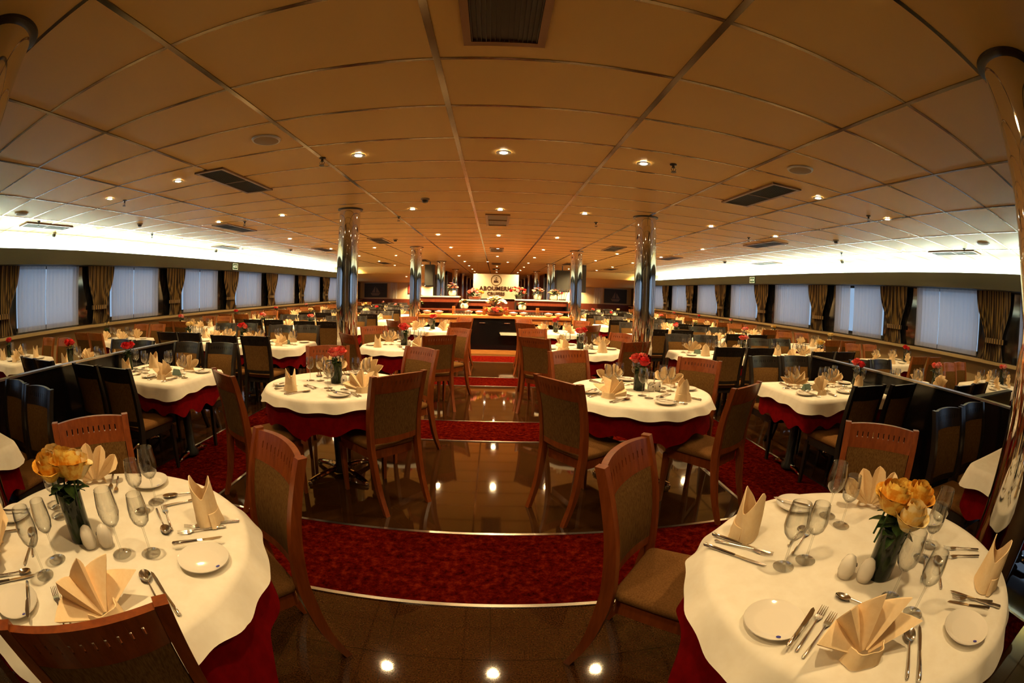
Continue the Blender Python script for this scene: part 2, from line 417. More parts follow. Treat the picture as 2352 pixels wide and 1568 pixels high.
# rear wall behind the viewer and the far end
b = MB(); b.box2((-XW - 0.2, Y0 - 0.15, 0), (XW + 0.2, Y0, ZC))
structure('wall_rear', b.mesh('wall', 'cream_wall', 0), 'plain cream wall behind the viewer', 'wall')
for sd, s in (('left', -1), ('right', 1)):
    b = MB(); b.box2((s * 2.75, Y1, 0), (s * (XW + 0.2), Y1 + 0.15, ZC), 0)
    b.box2((s * 2.75, Y1 - 0.01, 0), (s * XW, Y1, 1.05), 1)
    structure(f'wall_far_{sd}', b.mesh('wall', ['cream_wall', 'mahogany'], 0), f'cream end wall on the {sd} with a dark red dado', 'wall')
    b = MB(); b.hexa([(s * 2.9, 20.6, 2.32), (s * XW, 20.6, 2.32), (s * XW, Y1, 1.98), (s * 2.9, Y1, 1.98), (s * 2.9, 20.6, ZC), (s * XW, 20.6, ZC), (s * XW, Y1, ZC), (s * 2.9, Y1, ZC)])
    structure(f'trim_{6 + (s > 0)}', b.mesh('soffit', 'ceiling_panel', 0), f'sloping lowered ceiling at the far {sd} end', 'ceiling trim')
    b = MB(); b.box2((s * 2.75, Y1, 0), (s * 2.9, YE, ZC))
    structure(f'wall_corridor_{sd}', b.mesh('wall', 'mahogany', 0), f'dark red corridor wall at the far {sd} end', 'wall')
    # mural of a sailing ship, dark
    b = MB(); b.box((0, 0, 0), (1.35, 0.04, 0.80)); f_ = b.mesh('panel', 'mural_dark', 0)
    q = MB(); q.add([(-0.30, -0.03, -0.15), (0.30, -0.03, -0.15), (0.18, -0.03, -0.30), (-0.20, -0.03, -0.30)], [(0, 3, 2, 1)]); q.add([(-0.22, -0.03, -0.12), (-0.02, -0.03, -0.12), (-0.02, -0.03, 0.25)], [(0, 1, 2)]); q.add([(0.03, -0.03, -0.12), (0.26, -0.03, -0.12), (0.05, -0.03, 0.18)], [(0, 1, 2)])
    thing('ship_picture', f'dark picture panel with an ochre sail shape on the far {sd} wall', 'picture', [P('panel', f_), P('painted_shape', q.mesh('shape', 'mural_ochre', 0))], (s * 6.85, Y1 - 0.05, 1.53))
    b = MB(); b.grid(wavy(0, -0.2, 0.2, -0.45, 0.45, 0.02, 4, 24, 6, 900 + s)); G = b.mesh('end_curtain', 'voile', 80)
    thing('end_curtain', f'narrow pale curtain hanging beside the far {sd} picture', 'curtain', G, (s * 5.75, Y1 - 0.10, 1.52), pi / 2)
b = MB(); b.box2((-2.9, YE, 0), (2.9, YE + 0.1, ZC)); structure('wall_back', b.mesh('wall', 'mahogany', 0), 'dark red wall at the very end of the corridor', 'wall')

# ------------------------------------------------------------------ lights of the room
lx = [-4.45, -3.2, -1.17, 0.03, 1.19, 3.15, 4.4]
ly = [-1.75, 0.72, 3.47, 6.02, 8.82, 11.4, 14.0, 16.6, 19.3, 22.0, 24.6]
q = MB(); q.lathe([(0.028, -0.002), (0.058, -0.006), (0.060, 0.002)], 20, cap=False); rim_me = q.mesh('rim', 'plastic_white')
q = MB(); q.lathe([(0.031, -0.0035), (0.031, 0.0)], 16); lens_me = q.mesh('lens', 'lamp_lens')
SPOT_W = 118.0
def downlight(x, y, label, w=1.0, z=ZC, ang=146):
    thing('downlight', label, 'ceiling light', [P('rim', rim_me), P('lens', lens_me)], (x, y, z - 0.006), group='recessed ceiling downlights')
    l = bpy.data.lights.new('spot', 'SPOT'); l.energy = SPOT_W * w; l.color = WARM; l.spot_size = radians(ang); l.spot_blend = 0.75; l.shadow_soft_size = 0.05
    o = bpy.data.objects.new('downlight_beam', l); COL.objects.link(o); o.location = (x, y, z - 0.025)
rowname = {0: 'row behind the viewer', 1: 'row overhead'}
for j, y in enumerate(ly):
    for i, x in enumerate(lx):
        rn = rowname.get(j, f'{FIRST[j - 2]} row seen ahead')
        zc = ZC
        if y > 20.6 and abs(x) > 2.9: zc = 2.32 - (y - 20.6) / (Y1 - 20.6) * 0.34
        wt = 0.78 if y < 5 else 1.15 if y < 8 else 2.4 if y < 11 else 5.0
        if j < 2 and abs(x) > 2.6 or (abs(y - 16.6) < 0.1 and abs(x) < 0.1): continue
        if j == 1: wt = 0.42 if x > 1 else 0.48 if x > -1 else 0.64
        if j == 0: wt = 0.15
        downlight(x, y, f'glowing round downlight, {FIRST[i]} from left in the ceiling {rn}', wt, zc)
for k, (x, y) in enumerate([(-0.32, 16.45), (0.42, 16.5)]):
    downlight(x, y, f'round downlight washing the {("left", "right")[k]} top of the cruise sign', 0.12)
for k in range(5):  # extra downlights added to brighten the far corridor
    for sd, s in (('left', -1), ('right', 1)):
        downlight(s * 1.18, 27.4 + 2.8 * k, f'{ORD[k]} added downlight on the {sd} side of the far corridor', 2.0)
for k in range(8):
    for sd, s in (('left', -1), ('right', 1)):
        downlight(s * 6.55, 2.2 + 2.6 * k, f'{ORD[k]} downlight in the row along the {sd} windows', 0.55)

# ------------------------------------------------------------------ ceiling fittings
q = MB()
for a, c in (((-0.18, -0.53, -0.012), (-0.145, 0.53, 0.01)), ((0.145, -0.53, -0.012), (0.18, 0.53, 0.01)), ((-0.18, -0.53, -0.012), (0.18, -0.495, 0.01)), ((-0.18, 0.495, -0.012), (0.18, 0.53, 0.01)), ((-0.15, -0.008, -0.010), (0.15, 0.008, 0.01))): q.box2(a, c)
vf = q.mesh('frame', 'vent_frame', 0)
q = MB(); q.box2((-0.15, -0.5, 0.0), (0.15, 0.5, 0.004))
for i in range(15): q.box((-0.14 + 0.02 * i, 0, -0.004), (0.004, 1.0, 0.010))
vg = q.mesh('grille', 'bronze', 0)
vents = [(0, 1.25, 'middle ceiling line, directly overhead'), (0, 6.93, 'middle ceiling line, second'), (0, 11.8, 'middle ceiling line, third'), (0, 17.55, 'middle ceiling line, fourth'), (0, 21.6, 'middle ceiling line, farthest'),
         (-2.67, 3.86, 'left of the aisle, nearest'), (2.63, 3.88, 'right of the aisle, nearest'), (-2.62, 9.85, 'left of the aisle, second'), (2.72, 10.2, 'right of the aisle, second'), (-2.65, 16.2, 'left of the aisle, third'), (2.65, 16.2, 'right of the aisle, third'),
         (-4.6, 6.78, 'over the left middle tables, nearest'), (4.85, 7.0, 'over the right middle tables, nearest'), (-4.7, 11.5, 'over the left middle tables, second'), (4.7, 11.5, 'over the right middle tables, second'), (-4.55, 17.8, 'over the left middle tables, third'), (4.7, 18.0, 'over the right middle tables, third'),
         (-6.75, 3.75, 'by the left windows, nearest'), (7.0, 3.85, 'by the right windows, nearest'), (-6.8, 9.7, 'by the left windows, second'), (7.05, 10.1, 'by the right windows, second')]
for x, y, t in vents:
    thing('ceiling_vent', f'dark slatted ceiling vent, {t}', 'vent', [P('frame', vf), P('grille', vg)], (x, y, ZC - 0.006), group='dark ceiling vents')
q = MB(); q.lathe([(0.10, -0.012), (0.112, -0.010), (0.118, 0.0)], 28, cap=False); sr = q.mesh('rim', 'plastic_white')
q = MB(); q.lathe([(0.001, -0.016), (0.06, -0.015), (0.103, -0.010)], 28, cap=False); sg = q.mesh('grille', 'grille_cloth')
for x, y, t in ((-1.73, 2.84, 'left of the aisle'), (2.39, 2.84, 'right of the aisle'), (-5.98, 2.8, 'near the left windows'), (6.27, 2.85, 'near the right windows')):
    thing('ceiling_speaker', f'round flush ceiling speaker {t}', 'speaker', [P('rim', sr), P('grille', sg)], (x, y, ZC - 0.004), group='round ceiling speakers')
q = MB(); q.lathe([(0.030, 0.0), (0.030, -0.008), (0.012, -0.012), (0.012, -0.035)], 14); s1 = q.mesh('body', 'bronze')
q = MB(); q.tube([(0.012, 0, -0.03), (0.022, 0, -0.045), (0.008, 0, -0.07)], 0.003, 6); q.tube([(-0.012, 0, -0.03), (-0.022, 0, -0.045), (-0.008, 0, -0.07)], 0.003, 6); q.tube([(0, 0, -0.03), (0, 0, -0.07)], 0.003, 6); s2 = q.mesh('frame_arms', 'bronze')
q = MB(); q.lathe([(0.024, -0.069), (0.024, -0.073)], 14); s3 = q.mesh('deflector', 'bronze')
sprk = [(-1.5, 3.47, 'left of the aisle, nearest'), (1.43, 3.39, 'right of the aisle, nearest'), (-4.39, 3.7, 'left, beside the nearest light row'), (-6.43, 3.4, 'above the nearest left window table'), (-1.5, 6.64, 'left of the aisle, second'), (-4.05, 6.25, 'beside the nearest vent over the left middle tables'), (4.14, 3.59, 'right, beside the nearest light row'), (6.67, 3.45, 'above the nearest right window table'), (1.5, 6.69, 'right of the aisle, second'), (4.18, 6.54, 'beside the nearest vent over the right middle tables'), (6.43, 6.41, 'above the right window side, second'), (-6.39, 6.28, 'above the left window side, second')]
for x, y, t in sprk:
    thing('sprinkler', f'small dark sprinkler head, {t}', 'sprinkler', [P('body', s1), P('frame_arms', s2), P('deflector', s3)], (x, y, ZC), group='sprinkler heads')
q = MB(); q.lathe([(0.055, 0), (0.055, -0.015), (0.045, -0.02)], 20); d1 = q.mesh('base', 'grille_cloth')
q = MB(); q.lathe([(0.036, -0.02), (0.040, -0.03), (0.034, -0.05), (0.010, -0.056)], 20); d2 = q.mesh('sensor_cap', 'bronze')
for x, y, t in ((-0.89, 5.35, 'over the aisle'), (-2.22, 9.59, 'left of the aisle'), (-5.61, 5.17, 'on the left side, nearest'), (-5.55, 11.08, 'on the left side, second'), (5.25, 5.37, 'on the right side, nearest'), (6.14, 10.89, 'on the right side, second')):
    thing('smoke_detector', f'small round smoke detector {t}', 'smoke detector', [P('base', d1), P('sensor_cap', d2)], (x, y, ZC), group='smoke detectors')
q = MB(); q.lathe([(0.05, 0.03), (0.05, 0.0)], 20); c1 = q.mesh('mount', 'plastic_white')
q = MB(); q.lathe([(0.045, 0.0), (0.043, -0.02), (0.03, -0.042), (0.005, -0.05)], 20); c2 = q.mesh('dome', 'valance_paint')
for x, y, t in ((-7.35, 4.3, 'above the nearest left window'), (-7.35, 9.9, 'above the third left window'), (7.35, 7.3, 'above the second right window')):
    thing('camera_dome', f'small security camera dome {t}', 'camera', [P('mount', c1), P('dome', c2)], (x, y, ZC - 0.03))

# ------------------------------------------------------------------ chrome columns
def column(x, y, label):
    a = MB(); a.lathe([(0.151, 0.0), (0.151, ZC)], 40, cap=False); bse = MB(); bse.lathe([(0.165, 0.0), (0.165, 0.06), (0.153, 0.075)], 40); cl = MB(); cl.lathe([(0.153, ZC - 0.02), (0.180, ZC - 0.016), (0.180, ZC - 0.001)], 40)
    thing('chrome_column', label, 'column', [P('shaft', a.mesh('shaft', 'chrome')), P('base_ring', bse.mesh('ring', 'black_metal')), P('ceiling_collar', cl.mesh('collar', 'bronze'))], (x, y, 0), group='chrome columns', kind='thing')
cy = [0.54, 5.93, 11.35, 16.7, 22.6, 27.6, 31.8, 36.0]
for k, y in enumerate(cy):
    for sd, s in (('left', -1), ('right', 1)):
        column(s * (2.05 if k else 2.04), y, f'{ORD[k]} polished chrome column in the {sd} row')

# ------------------------------------------------------------------ chair prototypes
def interp(pts, t):
    for (a, va), (b_, vb) in zip(pts, pts[1:]):
        if t <= b_: return va + (vb - va) * (t - a) / (b_ - a)
    return pts[-1][1]
def cat(pts, n):
    out = []
    for i in range(len(pts) - 1):
        p0, p1, p2, p3 = pts[max(i - 1, 0)], pts[i], pts[i + 1], pts[min(i + 2, len(pts) - 1)]
        for k in range(n):
            t = k / n
            out.append(tuple(0.5 * (2 * b + (c - a) * t + (2 * a - 5 * b + 4 * c - d) * t * t + (3 * b - a - 3 * c + d) * t ** 3) for a, b, c, d in zip(p0, p1, p2, p3)))
    out.append(pts[-1]); return out
STILE = [(-0.345, 0.0), (-0.275, 0.18), (-0.232, 0.40), (-0.225, 0.52), (-0.240, 0.70), (-0.275, 0.86), (-0.305, 0.965)]
SC = cat(STILE, 4)
yb = lambda z: interp([(p[1], p[0]) for p in SC], z)
xs = lambda z: 0.186 + 0.020 * z
def rect_sweep(b, pts, wd, dp, m=0):
    b.loft([[(x - w / 2, y - d / 2, z), (x + w / 2, y - d / 2, z), (x + w / 2, y + d / 2, z), (x - w / 2, y + d / 2, z)] for (x, y, z), w, d in zip(pts, wd, dp)], m)
def bow(x, z): return yb(z) - 0.032 * (1 - (x / 0.2) ** 2)
def chair_parts(wd, fab, seatm):
    out = []
    for s in (1, -1):
        b = MB(); pts = [(s * xs(z), y, z) for y, z in SC]
        rect_sweep(b, pts, [0.034] * len(pts), [interp([(0, 0.032), (0.4, 0.055), (0.6, 0.048), (1.0, 0.034)], p[2]) for p in pts])
        out.append(P('leg', b.mesh('rear_leg', wd, 30)))
    for s in (1, -1):
        b = MB(); rect_sweep(b, [(s * 0.178, 0.205, 0.0), (s * 0.186, 0.198, 0.25), (s * 0.188, 0.195, 0.40)], [0.026, 0.036, 0.04], [0.026, 0.036, 0.04])
        out.append(P('leg', b.mesh('front_leg', wd, 30)))
    b = MB()   # top rail with a row of slots
    xe = 0.192; cols = [-xe]
    ns = 10
    for k in range(ns):
        c = -0.142 + 0.284 * k / (ns - 1)
        cols += [c - 0.0032, c + 0.0032]
    cols.append(xe)
    def blk(xa, xb, za, zb):
        v = []
        for z in (za, zb):
            for x, dy in ((xa, -0.012), (xb, -0.012), (xb, 0.012), (xa, 0.012)):
                zz = z + (0.010 * (1 - (x / 0.2) ** 2) if z > 0.95 else 0)
                v.append((x, bow(x, zz) + dy, zz))
        b.hexa(v)
    for k in range(len(cols) - 1):
        a, c = cols[k], cols[k + 1]
        if k % 2 == 1:
            blk(a, c, 0.845, 0.896); blk(a, c, 0.924, 0.956)
        elif k in (0, len(cols) - 2):
            for j in range(3): blk(a + (c - a) * j / 3, a + (c - a) * (j + 1) / 3, 0.845, 0.956)
        else: blk(a, c, 0.845, 0.956)
    out.append(P('top_rail', b.mesh('top_rail', wd, 30)))
    def panel(za, zb, th, nu=12, nv=6, puff=0.0, w=0.176):
        F, B = [], []
        for i in range(nu + 1):
            u = -1 + 2 * i / nu; rf, rb = [], []
            for j in range(nv + 1):
                z = za + (zb - za) * j / nv; pf = puff * (1 - u ** 4) * (1 - (2 * j / nv - 1) ** 4)
                x = u * (w + 0.02 * (z - 0.5)); y = bow(x, z)
                rf.append((x, y + th / 2 + pf, z)); rb.append((x, y - th / 2 - pf * 0.6, z))
            F.append(rf); B.append(rb)
        return F, B
    b = MB(); b.slab(*panel(0.535, 0.846, 0.022, puff=0.010)); out.append(P('back_panel', b.mesh('back_panel', fab, 50)))
    b = MB(); b.slab(*panel(0.495, 0.537, 0.022, 12, 1)); out.append(P('lower_rail', b.mesh('lower_rail', wd, 30)))
    def outline(z, ins, r=0.03):
        pts = []
        corners = [(0.212 - ins, 0.225 - ins), (-0.212 + ins, 0.225 - ins), (-0.190 + ins, -0.215 + ins), (0.190 - ins, -0.215 + ins)]
        for k, (cx, cyy) in enumerate(corners):
            a0 = k * pi / 2
            sx, sy = (1, -1, -1, 1)[k], (1, 1, -1, -1)[k]
            for j in range(5):
                a = a0 + j * pi / 8
                pts.append((cx - sx * r + r * cos(a), cyy - sy * r + r * sin(a), z))
        return pts
    b = MB(); b.loft([outline(0.436, 0.008), outline(0.448, 0.0), outline(0.468, 0.0), outline(0.480, 0.008), outline(0.487, 0.03), outline(0.490, 0.07)]); out.append(P('seat', b.mesh('seat', seatm, 60)))
    b = MB(); b.loft([outline(0.372, 0.012, 0.02), outline(0.436, 0.012, 0.02)]); out.append(P('seat_frame', b.mesh('seat_frame', wd, 30)))
    return out
def merge(parts, name):
    mats, b = [], MB()
    for p in parts:
        me = p['me']
        idx = []
        for m_ in me.materials:
            if m_.name not in mats: mats.append(m_.name)
            idx.append(mats.index(m_.name))
        T = Matrix.Translation(p['loc'])
        if p['rot']: T = T @ Matrix(Matrix.Rotation(0, 4, 'Z')) @ __import__('mathutils').Euler(p['rot']).to_matrix().to_4x4()
        if p['scale']: T = T @ Matrix.Scale(p['scale'], 4)
        vs = [T @ v.co for v in me.vertices]; base = len(b.v)
        b.v += [tuple(v) for v in vs]
        for f in me.polygons:
            b.f.append(tuple(i + base for i in f.vertices)); b.m.append(idx[f.material_index])
        if p['sub']:
            for q in p['sub']:
                qq = dict(q); mm = q['me']
                ii = []
                for m_ in mm.materials:
                    if m_.name not in mats: mats.append(m_.name)
                    ii.append(mats.index(m_.name))
                TT = T @ Matrix.Translation(q['loc']); bb = len(b.v)
                b.v += [tuple(TT @ v.co) for v in mm.vertices]
                for f in mm.polygons: b.f.append(tuple(i + bb for i in f.vertices)); b.m.append(ii[f.material_index])
    return b.mesh(name, mats, 40)
CH = {'cherry': chair_parts('cherry', 'tan_fabric', 'seat_fabric'), 'dark': chair_parts('dark_wood', 'tan_fabric', 'seat_fabric'), 'oak': chair_parts('pale_cherry', 'tan_fabric', 'seat_fabric')}
CHF = {k: merge(v, 'far_chair') for k, v in CH.items()}
def chair(style, bx, by, face, label, group, full=True):
    """bx, by: where the top of the back stands; face: the way the chair faces, in degrees."""
    a = radians(face)
    thing('dining_chair', label, 'chair', CH[style] if full else CHF[style], (bx + 0.318 * cos(a), by + 0.318 * sin(a), 0), a - pi / 2, group)

# ------------------------------------------------------------------ tables and cloths
TZ = 0.762
q = MB(); q.lathe([(0.545, 0.725), (0.56, 0.73), (0.56, 0.755), (0.555, TZ)], 48); rt_top = q.mesh('tabletop', 'mahogany')
q = MB(); q.lathe([(0.10, 0.725), (0.045, 0.70), (0.042, 0.10), (0.07, 0.06), (0.07, 0.03)], 20); ped = q.mesh('pedestal', 'black_metal')
q = MB(); q.tube([(0.05, 0, 0.06), (0.16, 0, 0.055), (0.28, 0, 0.035), (0.33, 0, 0.022)], [0.024, 0.024, 0.021, 0.018], 10); q.lathe([(0.02, 0.0), (0.022, 0.012), (0.018, 0.02)], 10, c=(0.325, 0, 0)); foot = q.mesh('foot', 'chrome')
round_parts = [P('tabletop', rt_top), P('pedestal', ped)] + [P('foot', foot, rot=(0, 0, k * pi / 2 + pi / 4)) for k in range(4)]
q = MB(); q.box2((-0.545, -0.372, 0.725), (0.545, 0.372, TZ)); st_top = q.mesh('tabletop', 'mahogany', 0)
rect_parts = [P('tabletop', st_top)]
for sx in (-0.36, 0.36):
    rect_parts.append(P('pedestal', ped, loc=(sx, 0, 0), scale=None))
    for sg_ in (1, -1):
        q = MB(); q.tube([(0, sg_ * 0.05, 0.055), (0, sg_ * 0.15, 0.05), (0, sg_ * 0.235, 0.022)], [0.024, 0.022, 0.016], 10)
        rect_parts.append(P('foot', q.mesh('foot', 'chrome'), loc=(sx, 0, 0)))
RECT_FAR = merge(rect_parts, 'far_table')

def cloth(shape, ztop, off, drop, flare, amp, nf, n, seed, nk=7):
    """draped cloth. shape: 'round' or 'rect'; drop(phi): how far the hem hangs."""
    rr = random.Random(seed); p1, p2, p3 = (rr.uniform(0, 6.28) for _ in range(3))
    def edge(ph):
        if shape == 'round': return (0.560 * cos(ph), 0.560 * sin(ph))
        c, s_ = cos(ph), sin(ph); e = 22
        q_ = (abs(c / 0.570) ** e + abs(s_ / 0.396) ** e) ** (-1 / e)
        return (q_ * c, q_ * s_)
    if shape == 'round': phs = [2 * pi * j / n for j in range(n)]
    else:
        # even spacing along the outline
        fine = [2 * pi * j / 4000 for j in range(4001)]; E = [edge(p) for p in fine]; L = [0]
        for a, c in zip(E, E[1:]): L.append(L[-1] + hypot(c[0] - a[0], c[1] - a[1]))
        phs = []; k = 0
        for j in range(n):
            t = L[-1] * j / n
            while L[k + 1] < t: k += 1
            phs.append(fine[k])
    E = [edge(p) for p in phs]
    Nn = []
    for j in range(n):
        a, c = E[j - 1], E[(j + 1) % n]
        tx, ty = c[0] - a[0], c[1] - a[1]; l = hypot(tx, ty) or 1
        Nn.append((ty / l, -tx / l))
    rings = []
    for f in (0.02, 0.5, 0.9, 0.985): rings.append([(x * f, y * f, ztop) for x, y in E])
    rings.append([(x + nx * off * 0.85, y + ny * off * 0.85, ztop - 0.003) for (x, y), (nx, ny) in zip(E, Nn)])
    for k in range(1, nk + 1):
        t = k / nk; ring = []
        for j, ((x, y), (nx, ny)) in enumerate(zip(E, Nn)):
            ph = phs[j]; d = drop(ph)
            w = amp * min(1.0, t * 1.15) * (sin(nf * 2 * pi * j / n + p1 + 0.7 * sin(3 * 2 * pi * j / n + p2)) + 0.45 * sin(nf * 1.7 * 2 * pi * j / n + p3)) * (0.55 + 0.45 * d / 0.3)
            o = off + flare * t * (0.6 + d) + w + amp * t
            ring.append((x + nx * o, y + ny * o, ztop - 0.004 - d * t * (1 + 0.10 * sin(nf * 2 * pi * j / n + p2) * t)))
        rings.append(ring)
    b = MB(); b.loft(rings, cap=False); b.f.append(tuple(range(n))); b.m.append(0)
    return b
sq = lambda ph, lo, hi, rot=0.0: lo + (hi - lo) * max(0.0, (1 / max(abs(cos(ph - rot - pi / 4)), abs(sin(ph - rot - pi / 4))) - 1) / 0.4142) ** 2.2
bmp = lambda ph, c, w: math.exp(-((atan2(sin(ph - c), cos(ph - c))) / w) ** 2)
def rect_drop(lo_y, lo_x, corner):
    def f(ph):
        c, s_ = abs(cos(ph)), abs(sin(ph))
        k = min(c, s_) / max(c, s_, 1e-6)
        base = lo_x if c > s_ else lo_y
        near = max(0.0, 1 - abs(atan2(s_, c) - atan2(1, 1)) / 0.8)
        return base + (corner - base) * near ** 2
    return f
def red_round(chairs, rot, lo, hi, seed, amp):
    phs_ = [atan2(dy, dx) for dx, dy, _ in chairs]
    f = lambda p: lo + (sq(p, lo, hi, rot) - lo) * max(0.0, 1 - 1.25 * max([bmp(p, c, 0.42) for c in phs_]))
    return cloth('round', TZ + 0.002, 0.006, f, 0.055 if hi > 0.45 else 0.02, amp, 12, 170, seed).mesh('red_cloth', 'red_cloth', 80)
WC = [cloth('round', TZ + 0.006, 0.018, lambda p: 0.066 + 0.008 * sin(5 * p), 0.05, 0.0085, 15, 160, 21 + k, 5).mesh('white_cloth', 'white_cloth', 80) for k in range(3)]
WC_L1 = cloth('round', TZ + 0.006, 0.018, lambda p: 0.074 + 0.010 * sin(5 * p), 0.07, 0.009, 15, 200, 41, 6).mesh('white_cloth', 'white_cloth', 80)
WC_R1 = cloth('round', TZ + 0.006, 0.022, lambda p: 0.075 + 0.012 * sin(4 * p), 0.07, 0.0085, 16, 200, 42, 6).mesh('white_cloth', 'white_cloth', 80)
RR = [cloth('rect', TZ + 0.002, 0.006, rect_drop(0.222, 0.27, 0.235), 0.008, 0.003, 16, 160, 51).mesh('red_cloth', 'red_cloth', 80)]
WR = [cloth('rect', TZ + 0.006, 0.027, rect_drop(0.075, 0.085, 0.125), 0.05, 0.004, 13, 160, 62, 4).mesh('white_cloth', 'white_cloth', 80) for k in range(2)]
ZT = TZ + 0.0075    # what stands on a table stands here

# ------------------------------------------------------------------ tableware prototypes
def fan(nl, spread, Rr, Rv, depth, lean, rnd_=False, band=True, rb=0.018):
    b = MB(); F, B = [], []
    K = 6
    tot = nl * K
    for i in range(tot + 1):
        t = i / tot; a = radians(-spread + 2 * spread * t)
        w = (t * nl) % 1.0 if i < tot else 0.0
        tri = 1 - abs(2 * w - 1)               # 0 at valleys, 1 at ridges
        prof = math.sqrt(max(0, 1 - (2 * w - 1) ** 2)) if rnd_ else tri
        R_ = Rv + (Rr - Rv) * prof
        rf, rbk = [], []
        for j in range(7):
            v = j / 6
            r_ = rb + (R_ - rb) * v
            dy = depth * (tri - 0.5) * v
            x = r_ * sin(a); h = r_ * cos(a) * cos(lean) + 0.006; y = -dy + r_ * cos(a) * sin(lean) + 0.03 * v * (abs(a) / pi)
            rf.append((x, y - 0.002, h)); rbk.append((x, y + 0.002, h))
        F.append(rf); B.append(rbk)
    b.slab(F, B)
    if band:
        F, B = [], []
        for i in range(17):
            a = -pi * 1.05 + pi * 1.1 * i / 16
            rf, rbk = [], []
            for j in range(4):
                z = 0.002 + 0.042 * j / 3; r_ = 0.062 - 0.012 * j / 3 + 0.004 * sin(5 * a)
                rf.append((r_ * cos(a), r_ * sin(a) * 0.7, z)); rbk.append(((r_ - 0.004) * cos(a), (r_ - 0.004) * sin(a) * 0.7, z))
            F.append(rf); B.append(rbk)
        b.slab(F, B)
    return b
def mitre():
    b = MB(); F, B = [], []
    for i in range(33):
        a = 2 * pi * i / 32
        top = 0.090 + 0.075 * max(0, 1 - abs(((a + 0.3) % pi) / pi * 2 - 1) * 1.0)
        rf, rbk = [], []
        for j in range(8):
            v = j / 7; z = 0.002 + top * v
            r_ = 0.066 - 0.016 * v + 0.006 * sin(3 * a + 2 * v)
            rf.append((r_ * cos(a) * 1.0, r_ * sin(a) * 0.72, z)); rbk.append(((r_ - 0.004) * cos(a), (r_ - 0.004) * sin(a) * 0.72, z))
        F.append(rf); B.append(rbk)
    b.slab(F, B)
    F, B = [], []   # turned-down cuff at the front
    for i in range(15):
        a = -pi * 0.98 + pi * 0.96 * i / 14
        rf, rbk = [], []
        for j in range(4):
            v = j / 3; r_ = 0.062 + 0.016 * v * (0.6 + 0.4 * sin(6 * a)); z = 0.05 - 0.047 * v
            rf.append((r_ * cos(a), r_ * sin(a) * 0.8, z)); rbk.append(((r_ - 0.005) * cos(a), (r_ - 0.005) * sin(a) * 0.8, z))
        F.append(rf); B.append(rbk)
    b.slab(F, B)
    return b
NAP = [fan(5, 64, 0.172, 0.140, 0.050, 0.16, True).mesh('napkin', 'napkin_cloth', 50), mitre().mesh('napkin', 'napkin_cloth', 45), fan(5, 80, 0.178, 0.112, 0.080, 0.42).mesh('napkin', 'napkin_cloth', 28), fan(4, 66, 0.165, 0.125, 0.055, 0.25, True).mesh('napkin', 'napkin_cloth', 45)]
NAPD = ['rounded fan', 'pointed mitre', 'star', 'tall fan']
def winebody(k):
    prof = [(0.001, 0.0), (0.034, 0.0), (0.035, 0.002), (0.02, 0.005), (0.006, 0.010), (0.0038, 0.025), (0.0036, 0.085), (0.006, 0.093)]
    bowl = [(0.018, 0.100), (0.032, 0.117), (0.0385, 0.140), (0.038, 0.165), (0.0335, 0.195), (0.031, 0.212)] if k == 0 else [(0.016, 0.098), (0.029, 0.112), (0.034, 0.132), (0.033, 0.155), (0.029, 0.185), (0.027, 0.195)]
    b = MB(); b.lathe(prof + [(0.005, 0.0945)], 20, cap=False); a = b.mesh('stem', 'clear_glass', 60)
    b = MB(); b.lathe([(0.003, 0.094)] + bowl + [(r - 0.0013, z - 0.0002) for r, z in reversed(bowl)] + [(0.002, 0.098)], 28, cap=False)
    return [P('stem', a), P('bowl', b.mesh('bowl', 'clear_glass', 60))]
WG = [winebody(0), winebody(1)]
WGF = [merge(g, 'glass') for g in WG]
q = MB(); q.lathe([(0.001, 0.002), (0.05, 0.002), (0.055, 0.004), (0.078, 0.012), (0.084, 0.0165), (0.0835, 0.0185), (0.078, 0.0155), (0.056, 0.0085), (0.05, 0.007), (0.001, 0.007)], 40, cap=False); plate_me = q.mesh('plate_body', 'porcelain', 50)
q = MB(); q.lathe([(0.001, 0.0), (0.0065, 0.0), (0.0065, 0.0006), (0.001, 0.0008)], 16, cap=False); dot_me = q.mesh('emblem', 'blue_logo')
PLATE = [P('plate_body', plate_me), P('emblem', dot_me, loc=(-0.066, 0, 0.0128), rot=(0, 0.28, 0), label='small dark blue emblem')]
def handle(b, ya, yb_, w0, w1, z0=0.004):
    b.tube([(0, ya, z0), (0, ya + 0.004, z0), (0, ya * 0.6 + yb_ * 0.4, z0 + 0.001), (0, ya * 0.2 + yb_ * 0.8, z0 + 0.003), (0, yb_, z0 + 0.004)], [w0 * 0.3, w0, w0 * 0.85, w1, w1], 8)
def fork_mesh(L=0.2):
    b = MB(); handle(b, -L / 2, L * 0.16, 0.0050, 0.0027)
    ya, yb_ = L * 0.15, L * 0.30
    F = [[(x * (0.3 + 0.7 * min(1, t * 1.8)), ya + (yb_ - ya) * t, 0.008 - 0.005 * sin(t * 1.4) + 0.0008) for t in (0, 0.3, 0.6, 1)] for x in (-0.011, -0.004, 0.004, 0.011)]
    b.slab(F, [[(p[0], p[1], p[2] - 0.0015) for p in r_] for r_ in F])
    for x in (-0.0097, -0.0032, 0.0032, 0.0097):
        F = [[(x + dx * (1 - 0.6 * t), yb_ - 0.001 + (L / 2 - yb_) * t, 0.0039 + 0.004 * t * t) for t in (0, 0.5, 1)] for dx in (-0.0016, 0.0016)]
        b.slab(F, [[(p[0], p[1], p[2] - 0.0015) for p in r_] for r_ in F])
    return b.mesh('fork', 'steel', 50)
